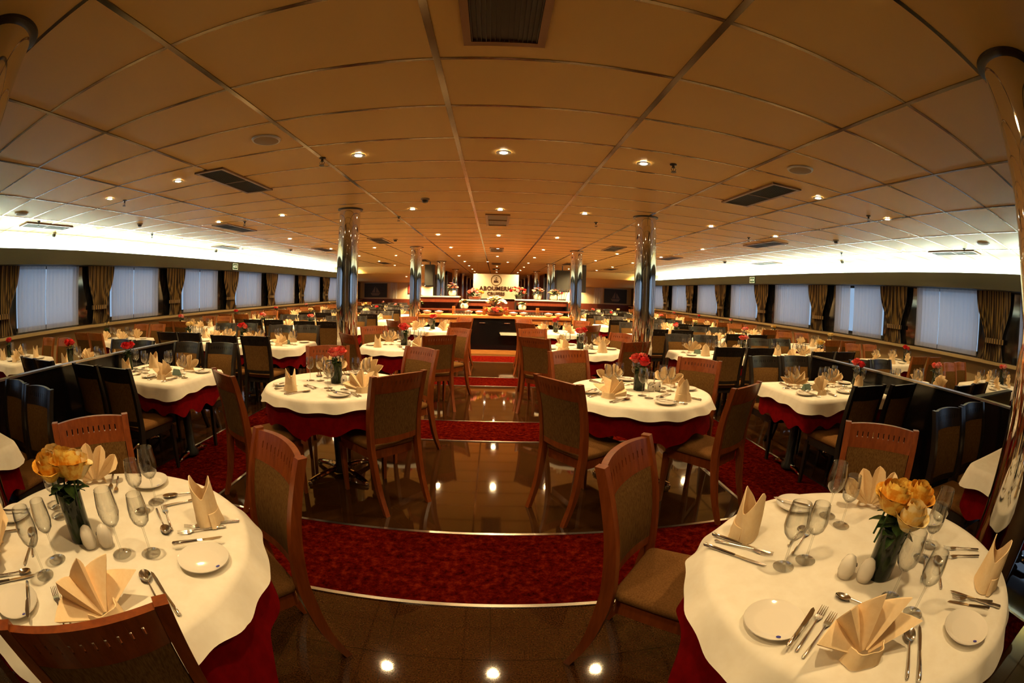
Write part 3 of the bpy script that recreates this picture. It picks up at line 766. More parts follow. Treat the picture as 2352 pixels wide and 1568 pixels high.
def spoon_mesh(L=0.2):
    b = MB(); handle(b, -L / 2, L * 0.17, 0.0050, 0.0027)
    yc, a, c = L * 0.335, L * 0.165, 0.020 * L / 0.2
    rings = []
    for k in range(5):
        f = 1 - k / 4.6
        rings.append([(c * f * cos(t), yc + a * f * sin(t), 0.0085 - 0.0075 * (1 - f * f)) for t in [2 * pi * j / 20 for j in range(20)]])
    b.loft(rings, cap=False); b.f.append(tuple(len(b.v) - 20 + j for j in range(20))); b.m.append(0)
    return b.mesh('spoon', 'steel', 70)
def knife_mesh(L=0.21, bw=0.010):
    b = MB(); b.tube([(0, -L / 2, 0.005), (0, -L / 2 + 0.004, 0.005), (0, -L * 0.25, 0.005), (0, 0.0, 0.005)], [0.003, 0.0065, 0.0058, 0.0045], 8)
    out = [(-0.004, 0.0), (-0.004, L * 0.44), (0.0, L * 0.5), (bw * 0.55, L * 0.44), (bw * 0.7, L * 0.3), (bw * 0.5, 0.01), (0.004, 0.0)]
    b.loft([[(x, y, z) for x, y in out] for z in (0.004, 0.006)])
    return b.mesh('knife', 'steel', 40)
FORK, SFORK, SPOON, SSPOON, KNIFE, BKNIFE = fork_mesh(0.205), fork_mesh(0.18), spoon_mesh(0.205), spoon_mesh(0.165), knife_mesh(0.225), knife_mesh(0.175, 0.016)
q = MB(); q.lathe([(0.010, 0.0), (0.024, 0.004), (0.029, 0.022), (0.027, 0.048), (0.018, 0.068), (0.006, 0.076), (0.001, 0.0765)], 24); shk = q.mesh('shaker_body', 'porcelain', 60)
q = MB(); q.lathe([(0.001, 0.0), (0.006, 0.0), (0.006, 0.002), (0.001, 0.002)], 12); hole = q.mesh('opening', 'dark_hole')
SHAKER = [P('shaker_body', shk), P('opening', hole, loc=(0, -0.0285, 0.042), rot=(pi / 2 - 0.15, 0, 0))]

# roses
def rose_mesh(colr, seed, R_=0.036):
    rr = random.Random(seed); b = MB()
    for layer, (n, rad, h, open_) in enumerate(((3, 0.36, 1.0, 0.0), (4, 0.62, 1.02, 0.04), (5, 0.86, 0.95, 0.20), (5, 1.02, 0.80, 0.50))):
        for k in range(n):
            a0 = 2 * pi * (k + 0.37 * layer) / n + rr.uniform(-0.2, 0.2); wdt = 2 * pi / n * 0.72
            G = []
            for i in range(6):
                u = -1 + 2 * i / 5; row = []
                for j in range(6):
                    v = j / 5
                    r_ = R_ * rad * (0.30 + 0.75 * sin(pi * (0.08 + 0.62 * v))) * (1 - 0.10 * (1 - rad) * v) + R_ * open_ * v ** 3 * 0.9
                    z = R_ * 1.75 * h * v * (1 - 0.10 * u * u * v) - R_ * open_ * 0.7 * v ** 5
                    a = a0 + u * wdt * (0.70 + 0.42 * sin(pi * min(1, 0.10 + v * 0.70)))
                    row.append((r_ * cos(a), r_ * sin(a), z))
                G.append(row)
            b.grid(G)
    return b.mesh('rose', colr, 70)
ROSE = {}
for c_ in ('yellow', 'cream', 'coral', 'red', 'pink'): ROSE[c_] = [rose_mesh('rose_' + c_, k + hash(c_[0]) % 1) for k in range(2)]
def tulip_mesh():
    b = MB()
    for k in range(6):
        a0 = k * pi / 3; G = []
        for i in range(5):
            u = -1 + i / 2; row = []
            for j in range(6):
                v = j / 5; r_ = 0.018 * sin(pi * (0.15 + 0.65 * v)); a = a0 + u * 0.6 * (1 - v ** 3)
                row.append((r_ * cos(a), r_ * sin(a), 0.055 * v))
            G.append(row)
        b.grid(G)
    return b.mesh('tulip', 'rose_cream', 70)
TULIP = tulip_mesh()
def leaf(b, base, az, L, W, rise, m=0):
    G = []
    for i in range(3):
        u = i - 1; row = []
        for j in range(6):
            v = j / 5; w_ = W * sin(pi * min(1, v * 0.95 + 0.04)) * u
            x = L * v; z = rise * v - 0.5 * L * v * v * 0.8 + abs(u) * 0.004
            row.append((base[0] + x * cos(az) - w_ * sin(az), base[1] + x * sin(az) + w_ * cos(az), base[2] + z))
        G.append(row)
    b.grid(G, m)
def foliage_mesh(seed, zb=0.15, n=14, spread=0.03, L=0.06):
    rr = random.Random(seed); b = MB()
    for k in range(n):
        az = rr.uniform(0, 6.28); r_ = rr.uniform(0, spread)
        leaf(b, (r_ * cos(az), r_ * sin(az), zb + rr.uniform(-0.01, 0.045)), az + rr.uniform(-0.5, 0.5), L * rr.uniform(0.7, 1.3), 0.018 * rr.uniform(0.8, 1.2), rr.uniform(0.0, 0.05))
    return b.mesh('foliage', 'leaf_green', 60)
q = MB(); q.lathe([(0.001, 0.0), (0.044, 0.0), (0.047, 0.006), (0.049, 0.165), (0.046, 0.165), (0.044, 0.145), (0.001, 0.145)], 32, cap=False); vase_me = q.mesh('vase', 'vase_glass', 50)
FOL = [foliage_mesh(s_) for s_ in (3, 4, 5)]
def bouquet(colours, seed, h=0.235, kind='rose', spread=0.038, big=1.0):
    rr = random.Random(seed); parts = [P('vase', vase_me), P('foliage', FOL[seed % 3], loc=(0, 0, 0.0))]
    n = len(colours)
    for k, c_ in enumerate(colours):
        a = 2 * pi * k / n + rr.uniform(-0.3, 0.3); r_ = spread * (1 if n > 1 else 0)
        if n > 4 and k == n - 1: r_ = 0
        x, y, z = r_ * cos(a), r_ * sin(a), h + rr.uniform(-0.015, 0.02)
        st = MB(); st.tube([(0, 0, -max(0.03, z - 0.12) / big), (0, 0, 0.004)], 0.003, 6)
        me = TULIP if kind == 'tulip' else ROSE[c_][k % 2]
        parts.append(P('flower', me, [P('stem', st.mesh('stem', 'leaf_green'))], (x, y, z), (0.35 * sin(-a) * -1 * 0.6, 0.35 * cos(a) * 0.6, rr.uniform(0, 6)), scale=big))
    return parts
BQ = {}
def bq(colours, seed=1, kind='rose', far=False, **kw):
    key = (tuple(colours), seed % 3, kind, far, tuple(kw.items()))
    if key not in BQ:
        pr = bouquet(colours, seed, kind=kind, **kw)
        BQ[key] = merge(pr, 'vase_of_flowers') if far else pr
    return BQ[key]
GR = lambda k: k
def glass(x, y, k, label, full=True):
    thing('wine_glass', label, 'glass', WG[k] if full else WGF[k], (x, y, ZT), rnd.uniform(0, 6), 'wine glasses on the tables')
def cutl(kind, me, x, y, ang, label, z=0.0):
    thing(kind, label, kind.split('_')[-1], me, (x, y, ZT + z), ang - pi / 2, 'steel cutlery on the tables')
def napkin(k, x, y, ang, label):
    thing('napkin', label, 'napkin', NAP[k], (x, y, ZT), ang + pi / 2, 'folded peach napkins')
def plate(x, y, ang, label):
    thing('side_plate', label, 'plate', PLATE, (x, y, ZT), ang, 'white side plates')

# ------------------------------------------------------------------ round tables
def seat_name(dx, dy, s):
    return ('near' if dy < 0 else 'far') + ' ' + ('aisle' if dx * s < 0 else 'outer')
def order_words(items, c):
    """rank among the like items of one seat by distance from the vase"""
    items.sort(key=lambda t: hypot(t[0] - c[0], t[1] - c[1]))
    n = len(items)
    return [('' if n == 1 else f'{("nearest to" if k == 0 else FIRST[k] + " from")} the vase') for k in range(n)]

MEAS = {
 'L1': dict(plate=[(-0.80, 0.84), (-1.35, 1.20), (-1.70, 0.60), (-1.20, 0.29)],
   bknife=[(-0.93, 0.85, -0.80, 0.96), (-1.24, 0.38, -1.09, 0.27), (-1.76, 0.55, -1.65, 0.66)],
   fork=[(-1.01, 0.94, -1.16, 1.07), (-0.82, 1.10, -0.98, 0.98), (-0.84, 1.05, -0.98, 0.93), (-0.98, 0.34, -1.16, 0.44), (-0.97, 0.36, -1.08, 0.42), (-1.38, 0.46, -1.45, 0.54), (-1.60, 0.52, -1.66, 0.44), (-1.59, 1.17, -1.48, 1.05), (-1.54, 1.16, -1.43, 1.04)],
   spoon=[(-1.15, 1.02, -1.02, 0.92), (-1.07, 1.24, -1.19, 1.14), (-0.79, 0.59, -0.94, 0.69), (-1.02, 0.585, -1.14, 0.505), (-1.37, 0.49, -1.54, 0.60), (-1.39, 0.31, -1.31, 0.42)],
   knife=[(-1.03, 1.21, -1.14, 1.08), (-0.74, 0.60, -0.91, 0.70), (-1.37, 0.27, -1.29, 0.40)],
   napkin=[(-0.90, 0.46, 2), (-0.93, 1.06, 1), (-1.60, 1.05, 0), (-1.52, 0.40, 3)], vase=(-1.29, 0.71), shaker=[(-1.215, 0.69), (-1.165, 0.735)],
   glass=[(-1.24, 0.46), (-1.27, 0.55), (-1.08, 0.73), (-0.99, 0.79), (-1.21, 1.08), (-1.21, 0.99), (-1.58, 0.79), (-1.50, 0.75)]),
 'R1': dict(plate=[(0.66, 0.64), (1.15, 0.27), (1.12, 1.20), (1.60, 0.82)],
   bknife=[(0.63, 0.53, 0.78, 0.63), (1.28, 0.26, 1.18, 0.39), (1.16, 1.13, 1.05, 1.27), (1.64, 0.92, 1.50, 0.79)],
   fork=[(0.66, 0.52, 0.83, 0.63), (0.66, 0.49, 0.84, 0.595), (0.69, 1.07, 0.83, 0.93), (0.90, 0.91, 1.06, 1.02), (1.59, 0.52, 1.49, 0.61), (1.55, 0.49, 1.44, 0.57), (1.33, 0.62, 1.22, 0.54), (1.36, 0.27, 1.24, 0.41)],
   spoon=[(0.86, 0.27, 1.00, 0.41), (0.97, 0.53, 0.90, 0.65), (0.92, 0.96, 1.04, 1.04), (1.26, 0.48, 1.38, 0.59)],
   knife=[(0.885, 0.245, 1.03, 0.39), (0.70, 1.11, 0.83, 0.935), (0.65, 1.05, 0.77, 0.89), (1.35, 0.245, 1.27, 0.42)],
   napkin=[(0.80, 0.41, 2), (0.81, 1.08, 1), (1.43, 1.05, 0), (1.42, 0.36, 1)], vase=(1.10, 0.67), shaker=[(0.985, 0.725), (1.03, 0.675)],
   glass=[(0.83, 0.86), (0.92, 0.86), (1.05, 0.55), (1.06, 0.45), (1.20, 1.08), (1.20, 0.99), (1.43, 0.68), (1.33, 0.64)]),
}
def setting(cx, cy_, pos, face, td, sn, full, c, nk, gl=2, fullobj=True, plates=True, vmax=0.42):
    """one place setting. pos: centre of the setting, face: the way the sitter looks (radians)."""
    f = (cos(face), sin(face)); r_ = (sin(face), -cos(face))
    at = lambda t, v: (pos[0] + r_[0] * t + f[0] * v, pos[1] + r_[1] * t + f[1] * v)
    jit = lambda: rnd.uniform(-0.06, 0.06)
    x, y = at(0, 0.0)
    napkin(nk, x, y, face + pi + rnd.uniform(-0.35, 0.35), f'peach napkin folded as a {NAPD[nk]}, {sn} seat, {td}')
    if plates:
        x, y = at(-0.205, 0.02); plate(x, y, rnd.uniform(0, 6.28), f'white side plate with blue dot, {sn} seat, {td}')
        x, y = at(-0.185, 0.02)
        if full: cutl('butter_knife', BKNIFE, x, y, face + 0.3 + jit(), f'butter knife lying on the side plate, {sn} seat, {td}', 0.017)
    if full:
        for k, (kind, me, t, v, a) in enumerate((('fork', FORK, -0.095, 0.0, 0), ('fork', SFORK, -0.118, -0.01, 0), ('knife', KNIFE, 0.098, 0.0, 0), ('spoon', SPOON, 0.122, 0.0, 0), ('spoon', SSPOON, 0.0, 0.155, pi / 2), ('fork', SFORK, 0.0, 0.185, -pi / 2))):
            x, y = at(t, v)
            ds = ['dinner fork beside the napkin', 'salad fork next to the dinner fork', 'steel knife beside the napkin', 'soup spoon next to the knife', 'dessert spoon above the napkin', 'dessert fork above the dessert spoon'][k]
            cutl(kind, me, x, y, face + a + jit() * 0.5, f'{ds}, {sn} seat, {td}')
    if gl >= 1:
        x, y = at(0.125, 0.165) if 'table' in td and 'round' not in td else at(0.115, 0.265); glass(x, y, 0, f'larger wine glass, {sn} seat, {td}', fullobj)
    if gl >= 2:
        x, y = at(0.20, 0.125) if 'round' not in td else at(0.20, 0.235); glass(x, y, 1, f'smaller wine glass, {sn} seat, {td}', fullobj)

CW = {'coral': 'coral', 'red': 'red', 'yellow': 'yellow', 'cream': 'cream', 'pink': 'pink'}
def round_table(key, s, k, cx, cy_, chairs, colours, full, kind='cherry', bqh=0.205, big=1.12, spread=0.036):
    sd = 'left' if s < 0 else 'right'
    td = f'{ORD[k]} {sd} round table'
    thing('round_table', f'{td} on a black pedestal with chrome feet', 'table', round_parts, (cx, cy_, 0), 0.2 * k, 'round tables along the aisle')
    thing('red_tablecloth', f'long red cloth under the white one on the {td}', 'tablecloth', red_round(chairs, (-0.05, 0.05)[s > 0], 0.215, 0.50 if k == 0 else 0.31, 11 + k + 5 * (s > 0), 0.011 if k == 0 else 0.007), (cx, cy_, 0), 0, 'red undercloths')
    thing('white_tablecloth', f'white scalloped cloth on top of the {td}', 'tablecloth', WC_L1 if key == 'L1' else WC_R1 if key == 'R1' else WC[k % 3], (cx, cy_, 0), 0 if k == 0 else rnd.uniform(0, 6), 'white top cloths')
    for dx, dy, fc in chairs:
        chair('cherry', cx + dx, cy_ + dy, fc, f'cherry chair with tan back at the {seat_name(dx, dy, s)} side, {td}', 'cherry chairs at the round tables', k < 4)
    if key in MEAS:
        d = MEAS[key]; c = (cx, cy_); vz = d['vase']
        sn = lambda x, y: seat_name(x - cx, y - cy_, s)
        for x, y, nk in d['napkin']: napkin(nk, x, y, atan2(y - cy_, x - cx) + (0.5 if nk == 2 else 0), f'peach napkin folded as a {NAPD[nk]}, {sn(x, y)} seat, {td}')
        names = ['near', 'right', 'far', 'left']
        for x, y in d['plate']:
            a = atan2(y - cy_, x - cx)
            q_ = 'window-end' if abs(y - cy_) < abs(x - cx) and (x - cx) * s > 0 else 'aisle-end' if abs(y - cy_) < abs(x - cx) else ('far-end' if y > cy_ else 'near-end')
            plate(x, y, (2.9 if key == 'L1' else 1.2) if k == 0 else a, f'white side plate with blue dot at the {q_} of the {td}')
        for a_ in d['bknife']:
            mx_, my_ = (a_[0] + a_[2]) / 2, (a_[1] + a_[3]) / 2
            j = min(range(4), key=lambda i: hypot(d['plate'][i][0] - mx_, d['plate'][i][1] - my_)); x, y = d['plate'][j]
            q_ = 'window-end' if abs(y - cy_) < abs(x - cx) and (x - cx) * s > 0 else 'aisle-end' if abs(y - cy_) < abs(x - cx) else ('far-end' if y > cy_ else 'near-end')
            cutl('butter_knife', BKNIFE, mx_, my_, atan2(a_[3] - a_[1], a_[2] - a_[0]), f'butter knife on the {q_} side plate of the {td}', 0.017)
        for kind_, key_ in (('fork', 'fork'), ('spoon', 'spoon'), ('knife', 'knife')):
            seats = {}
            for a_ in d[key_]:
                mx_, my_ = (a_[0] + a_[2]) / 2, (a_[1] + a_[3]) / 2
                seats.setdefault(sn(mx_, my_), []).append((mx_, my_, a_))
            for se, it in seats.items():
                for (mx_, my_, a_), w_ in zip(it, order_words(it, vz)) if False else list(zip(sorted(it, key=lambda t: hypot(t[0] - vz[0], t[1] - vz[1])), order_words(list(it), vz))):
                    L = hypot(a_[2] - a_[0], a_[3] - a_[1])
                    me = {'fork': FORK if L > 0.185 else SFORK, 'spoon': SPOON if L > 0.15 else SSPOON, 'knife': KNIFE}[kind_]
                    cutl(kind_, me, mx_, my_, atan2(a_[3] - a_[1], a_[2] - a_[0]), f'steel {kind_} {w_}{" " if w_ else ""}at the {se} seat, {td}')
        for j, (x, y) in enumerate(d['glass']):
            near = seat_name(d['glass'][j - j % 2][0] - cx, d['glass'][j - j % 2][1] - cy_, s)
            glass(x, y, j % 2, f'{("larger", "smaller")[j % 2]} wine glass of pair {("toward the viewer", "nearest the salt shakers", "at the far side", "at the outer side")[j // 2]}, {td}')
        for j, (x, y) in enumerate(d['shaker']):
            thing('salt_shaker', f'egg-shaped white shaker {("left", "right")[j]} of its pair before the vase, {td}', 'shaker', SHAKER, (x, y, ZT), rnd.uniform(-0.4, 0.4) + atan2(-x, y) * -1, 'white shakers')
        vx, vy = vz
    else:
        for dx, dy, fc in chairs:
            a = atan2(dy, dx); sn_ = seat_name(dx, dy, s)
            nk = (rnd.choice((0, 3)) if dy > 0 else (1, 2)[(dx > 0) ^ (s > 0)]) if k < 3 else rnd.choice((0, 2, 3))
            setting(cx, cy_, (cx + 0.40 * cos(a), cy_ + 0.40 * sin(a)), a + pi, td, sn_, full, (cx, cy_), nk, 2, k < 3, k < 3)
        vx, vy = cx + 0.0, cy_ + 0.03
        if k < 3:
            for j in range(2):
                thing('salt_shaker', f'egg-shaped white shaker {("nearer", "farther from")[j]} the vase, {td}', 'shaker', SHAKER, (vx + 0.085 + 0.06 * j, vy - 0.05 + 0.01 * j, ZT), 0.2, 'white shakers')
    cw = ' and '.join(dict.fromkeys(colours))
    thing('flower_vase', f'dark vase of {cw} roses on the {td}', 'vase', bq(colours, k + (s > 0), h=bqh, big=big, spread=spread), (vx, vy, ZT), 0.7 * k, 'vases of flowers')
    if key == 'R2':
        b_ = MB()
        for q_ in range(3):
            a = q_ * 2.1 + 0.4
            b_.tube([(0, 0, 0), (0.03 * cos(a), 0.03 * sin(a), 0.10), (0.075 * cos(a), 0.075 * sin(a), 0.17), (0.06 * cos(a + 0.6), 0.07 * sin(a + 0.6), 0.20)], 0.0018, 5)
        root = [o for o in COL.objects if o.name.startswith('flower_vase')][-1]
        node('grass_blade', b_.mesh('blade', 'leaf_green'), root, (0, 0, 0.2))

def diag(r=0.90, j=0.06, drop=()):
    out = []
    for i, (sx, sy) in enumerate(((1, -1), (1, 1), (-1, 1), (-1, -1))):
        if i in drop: continue
        a = atan2(sy, sx) + rnd.uniform(-j, j)
        out.append((r * cos(a), r * sin(a), math.degrees(a) + 180 + rnd.uniform(-5, 5)))
    return out
round_table('L1', -1, 0, -1.25, 0.74, [(0.53, -0.455, 140), (0.48, 0.66, 230), (-0.60, 0.53, -38)], ['yellow', 'cream', 'yellow', 'cream', 'yellow', 'yellow'], True, big=1.36, spread=0.052, bqh=0.20)
round_table('R1', 1, 0, 1.14, 0.725, [(-0.675, 0.73, -39), (0.76, 0.715, 224)], ['yellow', 'yellow', 'yellow', 'yellow', 'cream', 'yellow'], True, big=1.30, spread=0.052, bqh=0.20)
round_table('L2', -1, 1, -1.25, 3.30, [(0.65, -0.50, 138), (0.58, 0.85, 232), (-0.38, 0.82, -72), (-0.60, -0.76, 55)], ['coral', 'coral', 'coral'], True)
round_table('R2', 1, 1, 1.15, 3.30, [(-0.76, -0.56, 34), (-0.45, 0.90, -66), (0.76, 0.48, 226), (0.54, -0.76, 122)], ['coral', 'coral', 'red'], True)
round_table('L3', -1, 2, -1.22, 5.90, [(0.56, -0.52, 118), (0.72, 0.62, 232), (-0.62, 0.68, -50), (-0.62, -0.60, 45)], ['red', 'coral', 'red', 'coral'], False)
round_table('R3', 1, 2, 1.17, 5.95, [(-0.70, -0.60, 52), (-0.60, 0.78, -78), (0.70, 0.38, 216), (0.55, -0.80, 112)], ['red', 'red', 'coral', 'red'], False)
round_table('L4', -1, 3, -1.20, 8.55, diag(), ['coral', 'red', 'coral'], False)
round_table('R4', 1, 3, 1.18, 8.55, diag(), ['red', 'red', 'coral'], False)

# ------------------------------------------------------------------ rectangular tables
q = MB(); q.add([(-0.045, -0.03, 0), (0.045, -0.03, 0), (0.045, 0.03, 0), (-0.045, 0.03, 0), (-0.045, -0.004, 0.058), (0.045, -0.004, 0.058), (0.045, 0.004, 0.058), (-0.045, 0.004, 0.058)], [(3, 2, 1, 0), (4, 5, 6, 7), (0, 1, 5, 4), (1, 2, 6, 5), (2, 3, 7, 6), (3, 0, 4, 7)]); tent = q.mesh('sign_body', 'sign_green', 0)
def text_mesh(txt, size, mat_, ext=0.001, space=1.0, bold=0.0):
    cu = bpy.data.curves.new('lettering', 'FONT'); cu.body = txt; cu.size = size; cu.extrude = ext; cu.align_x = 'CENTER'; cu.space_character = space; cu.offset = bold; cu.resolution_u = 4
    o = bpy.data.objects.new('lettering', cu); COL.objects.link(o)
    dg = bpy.context.evaluated_depsgraph_get(); me = bpy.data.meshes.new_from_object(o.evaluated_get(dg))
    bpy.data.objects.remove(o); bpy.data.curves.remove(cu)
    me.materials.clear(); me.materials.append(M[mat_]); return me
NUM = text_mesh('45', 0.045, 'sign_deep', 0.0008, 1, 0.001)
def rect_table(row, s, k, cx, cy_, colours, style, lod, chairs=('ni', 'no', 'fi', 'fo'), kind='rose', jx=0.0, sign=False, dch=0.86):
    sd = 'left' if s < 0 else 'right'
    td = {'S': f'{ORD[k]} {sd} inner-row table', 'M': f'{ORD[k]} {sd} middle-row table', 'W': f'{ORD[k]} {sd} window table'}[row]
    thing('rectangular_table', f'{td} with red and white cloths', 'table', rect_parts if lod < 2 else RECT_FAR, (cx, cy_, 0), 0, 'rectangular tables')
    thing('red_tablecloth', f'red cloth under the white one on the {td}', 'tablecloth', RR[0], (cx, cy_, 0), 0, 'red undercloths')
    thing('white_tablecloth', f'white cloth on top of the {td}', 'tablecloth', WR[k % 2], (cx, cy_, 0), pi * (k % 2), 'white top cloths')
    desc = {'dark': 'dark-framed chair with tan back', 'oak': 'orange-brown chair with tan back'}[style]
    for c_ in chairs:
        sy = -1 if c_[0] == 'n' else 1; sx = -s if c_[1] == 'i' else s
        sn = ('near' if sy < 0 else 'far') + ' ' + ('aisle-side' if c_[1] == 'i' else 'outer')
        chair(style, cx + sx * 0.246 + rnd.uniform(-0.008, 0.008), cy_ + sy * dch + rnd.uniform(-0.03, 0.03), -sy * 90 + rnd.uniform(-2.5, 2.5), f'{desc} at the {sn} side, {td}', 'dark chairs at the rectangular tables' if style == 'dark' else 'orange-brown chairs at the window tables', lod < 2)
    for c_ in ('ni', 'no', 'fi', 'fo'):
        sy = -1 if c_[0] == 'n' else 1; sx = -s if c_[1] == 'i' else s
        if lod >= 2 and c_[0] == 'n' and False: continue
        sn = ('near' if sy < 0 else 'far') + ' ' + ('aisle-side' if c_[1] == 'i' else 'outer')
        nk = rnd.choice((0, 1, 2, 3))
        setting(cx, cy_, (cx + sx * 0.27, cy_ + sy * 0.22), -sy * pi / 2, td, sn, lod == 0, (cx, cy_), nk, 2 if lod < 2 else 1, lod < 1, lod < 2)
    cw = ' and '.join(dict.fromkeys(colours))
    thing('flower_vase', f'dark vase of {cw} {"tulips" if kind == "tulip" else "roses"} on the {td}', 'vase', bq(colours, k + (s > 0), kind, far=lod >= 2, h=0.205 if kind == 'rose' else 0.24), (cx + s * 0.492, cy_ + 0.02, ZT), 0.9 * k, 'vases of flowers')
    if sign:
        thing('table_sign', f'small green table number tent on the {td}', 'table sign', [P('sign_body', tent), P('number', NUM, loc=(0, -0.0225, 0.014), rot=(radians(66), 0, 0))], (cx - s * 0.30, cy_ - 0.02, ZT), 0.15 * s, 'table number signs')
fl = {'S-': [['red'] * 3, ['red', 'red', 'red', 'red'], ['red', 'red', 'coral'], ['coral', 'pink'], ['pink', 'coral', 'pink'], ['red', 'red'], ['pink', 'pink']],
      'S+': [['red'] * 3, ['coral', 'coral', 'red'], ['coral', 'coral', 'pink'], ['coral', 'pink', 'coral'], ['red', 'red', 'coral'], ['red', 'red'], ['coral', 'coral']],
      'M-': [['red', 'red', 'red', 'red'], ['cream', 'yellow', 'cream'], ['pink', 'coral', 'pink'], ['cream', 'cream'], ['pink', 'pink'], ['yellow', 'cream'], ['pink', 'coral']],
      'M+': [['pink', 'coral', 'pink'], ['cream', 'cream', 'yellow', 'cream'], ['coral', 'pink', 'coral'], ['cream', 'cream'], ['coral', 'coral'], ['red', 'pink'], ['cream', 'cream']],
      'W-': [['red', 'red'], ['cream', 'cream'], ['pink', 'coral', 'pink'], ['red', 'red'], ['red', 'coral'], ['pink', 'pink'], ['cream', 'cream'], ['red', 'red']],
      'W+': [['pink', 'coral', 'pink'], ['red', 'red', 'red'], ['cream', 'cream', 'cream'], ['cream', 'yellow'], ['pink', 'pink'], ['red', 'red'], ['coral', 'pink'], ['cream', 'cream']]}
SY = [0.68, 3.20, 5.68, 8.30, 10.90, 13.5, 16.1]
for s in (-1, 1):
    sg_ = '+' if s > 0 else '-'
    for k, y in enumerate(SY):
        rect_table('S', s, k, s * (3.10 if s > 0 else 3.18), y, fl['S' + sg_][k], 'dark', 0 if k == 1 else 1 if k < 3 else 2, ('fi', 'fo') if k == 0 else ('ni', 'no', 'fi', 'fo'), sign=k in (1, 2))
    for k in range(7):
        y = (3.20 + 2.70 * k) if s < 0 else (2.95 + 2.45 * k)
        rect_table('M', s, k, s * 4.50, y, fl['M' + sg_][k], 'dark', 1 if k < 2 else 2)
    for k in range(8):
        y = (3.05 + 2.47 * k) if s < 0 else (2.65 + 2.30 * k)
        rect_table('W', s, k, s * 6.50, y, fl['W' + sg_][k], 'oak', 1 if k < 3 else 2, kind='tulip' if (s < 0 and k == 1) else 'rose')

# ------------------------------------------------------------------ black partitions
for sd, s in (('left', -1), ('right', 1)):
    b = MB(); b.box2((s * 3.80, 0.75, 0.0), (s * 3.86, 4.26, 0.93)); c = MB(); c.box2((s * 3.79, 0.74, 0.93), (s * 3.87, 4.27, 0.945))
    thing('partition', f'low glossy black partition on the {sd} between inner and middle tables', 'partition', [P('screen_panel', b.mesh('panel', 'black_lacquer', 0)), P('cap_rail', c.mesh('cap', 'steel_strip', 0))])
b = MB(); b.box2((3.88, 1.72, 0.0), (4.95, 1.78, 0.93)); c = MB(); c.box2((3.875, 1.71, 0.93), (4.96, 1.79, 0.945))
thing('partition', 'short black cross partition behind the long right partition', 'partition', [P('screen_panel', b.mesh('panel', 'black_lacquer', 0)), P('cap_rail', c.mesh('cap', 'black_metal', 0))])

# ------------------------------------------------------------------ exit signs on the valances
def exit_sign(x, y, s, label):
    a = MB(); a.box((0, 0, 0), (0.016, 0.30, 0.19)); body = a.mesh('sign_case', 'green_sign', 0)
    g = MB(); X = -0.0095 * s
    def r4(y0, z0, y1, z1): g.box2((X - 0.001, y0, z0), (X + 0.001, y1, z1))
    r4(-0.14, 0.07, 0.14, 0.088); r4(-0.14, -0.088, 0.14, -0.07); r4(-0.14, -0.088, -0.125, 0.088); r4(0.125, -0.088, 0.14, 0.088)
    r4(-0.02, -0.03, 0.10, -0.005); r4(-0.02, 0.01, 0.10, 0.035)
    g.add([(X - s * 0.001, -0.11, 0.0), (X - s * 0.001, -0.05, 0.045), (X - s * 0.001, -0.05, -0.045)], [(0, 1, 2), (2, 1, 0)])
    thing('exit_sign', label, 'sign', [P('sign_case', body), P('arrow_marking', g.mesh('marking', 'exit_glow', 0))], (x, y, 2.235))
exit_sign(-7.49, 11.15, -1, 'small green and white exit sign on the left valance')
exit_sign(7.49, 11.5, 1, 'small green and white exit sign on the right valance')

# ------------------------------------------------------------------ buffet counter
parts = []
b = MB(); b.box2((-1.87, 10.80, 0.87), (1.87, 11.75, 0.925)); parts.append(P('worktop', b.mesh('worktop', 'honey_wood', 0)))
b = MB(); b.box2((-0.60, 10.86, 0.10), (0.66, 11.70, 0.862)); parts.append(P('centre_cabinet', b.mesh('cabinet', 'black_lacquer', 0), [P('handle', mk(lambda q: q.tube([(x - 0.07, 10.84, 0.755), (x + 0.07, 10.84, 0.755)], 0.008, 8), 'steel')) for x in (-0.30, 0.30)]))
b = MB(); b.box2((-0.62, 10.82, 0.0), (0.68, 11.7, 0.098)); parts.append(P('plinth', b.mesh('plinth', 'honey_wood', 0)))
for s_, (xa, xb) in (('l', (-1.86, -0.60)), ('r', (0.66, 1.86))):
    b = MB(); b.box2((xa, 10.95, 0.0), (xb, 11.70, 0.74)); parts.append(P('side_cabinet', b.mesh('side', 'black_lacquer', 0)))
    b = MB(); b.box2((xa, 10.86, 0.742), (xb, 11.70, 0.868)); parts.append(P('apron', b.mesh('apron', 'honey_wood', 0)))
for x in (-0.63, 0.69): parts.append(P('pilaster', mk(lambda q: q.box2((x - 0.028, 10.825, 0.1), (x + 0.028, 10.90, 0.868)), 'cherry')))
for x in (-1.05, -0.27, 0.30, 1.08): parts.append(P('post', mk(lambda q: q.box2((x - 0.038, 11.30, 0.926), (x + 0.038, 11.38, 1.13)), 'honey_wood')))
thing('buffet_counter', 'long buffet counter with honey wood top and black centre front', 'counter', parts)
for k in range(3):
    b = MB(); b.box((0, 0, 0.009), (0.42, 0.16, 0.018))
    thing('folded_cloth', f'{("lowest", "middle", "topmost")[k]} pale folded cloth on the black counter ledge', 'cloth', b.mesh('cloth', 'white_cloth', 0), (0.36 - 0.012 * k, 10.76, 0.478 + 0.019 * k), 0.03 * k)
b = MB(); b.box2((0.10, 10.66, 0.455), (0.62, 10.855, 0.478))
thing('counter_ledge', 'narrow black ledge on the right front of the buffet counter', 'shelf', b.mesh('ledge', 'black_lacquer', 0))
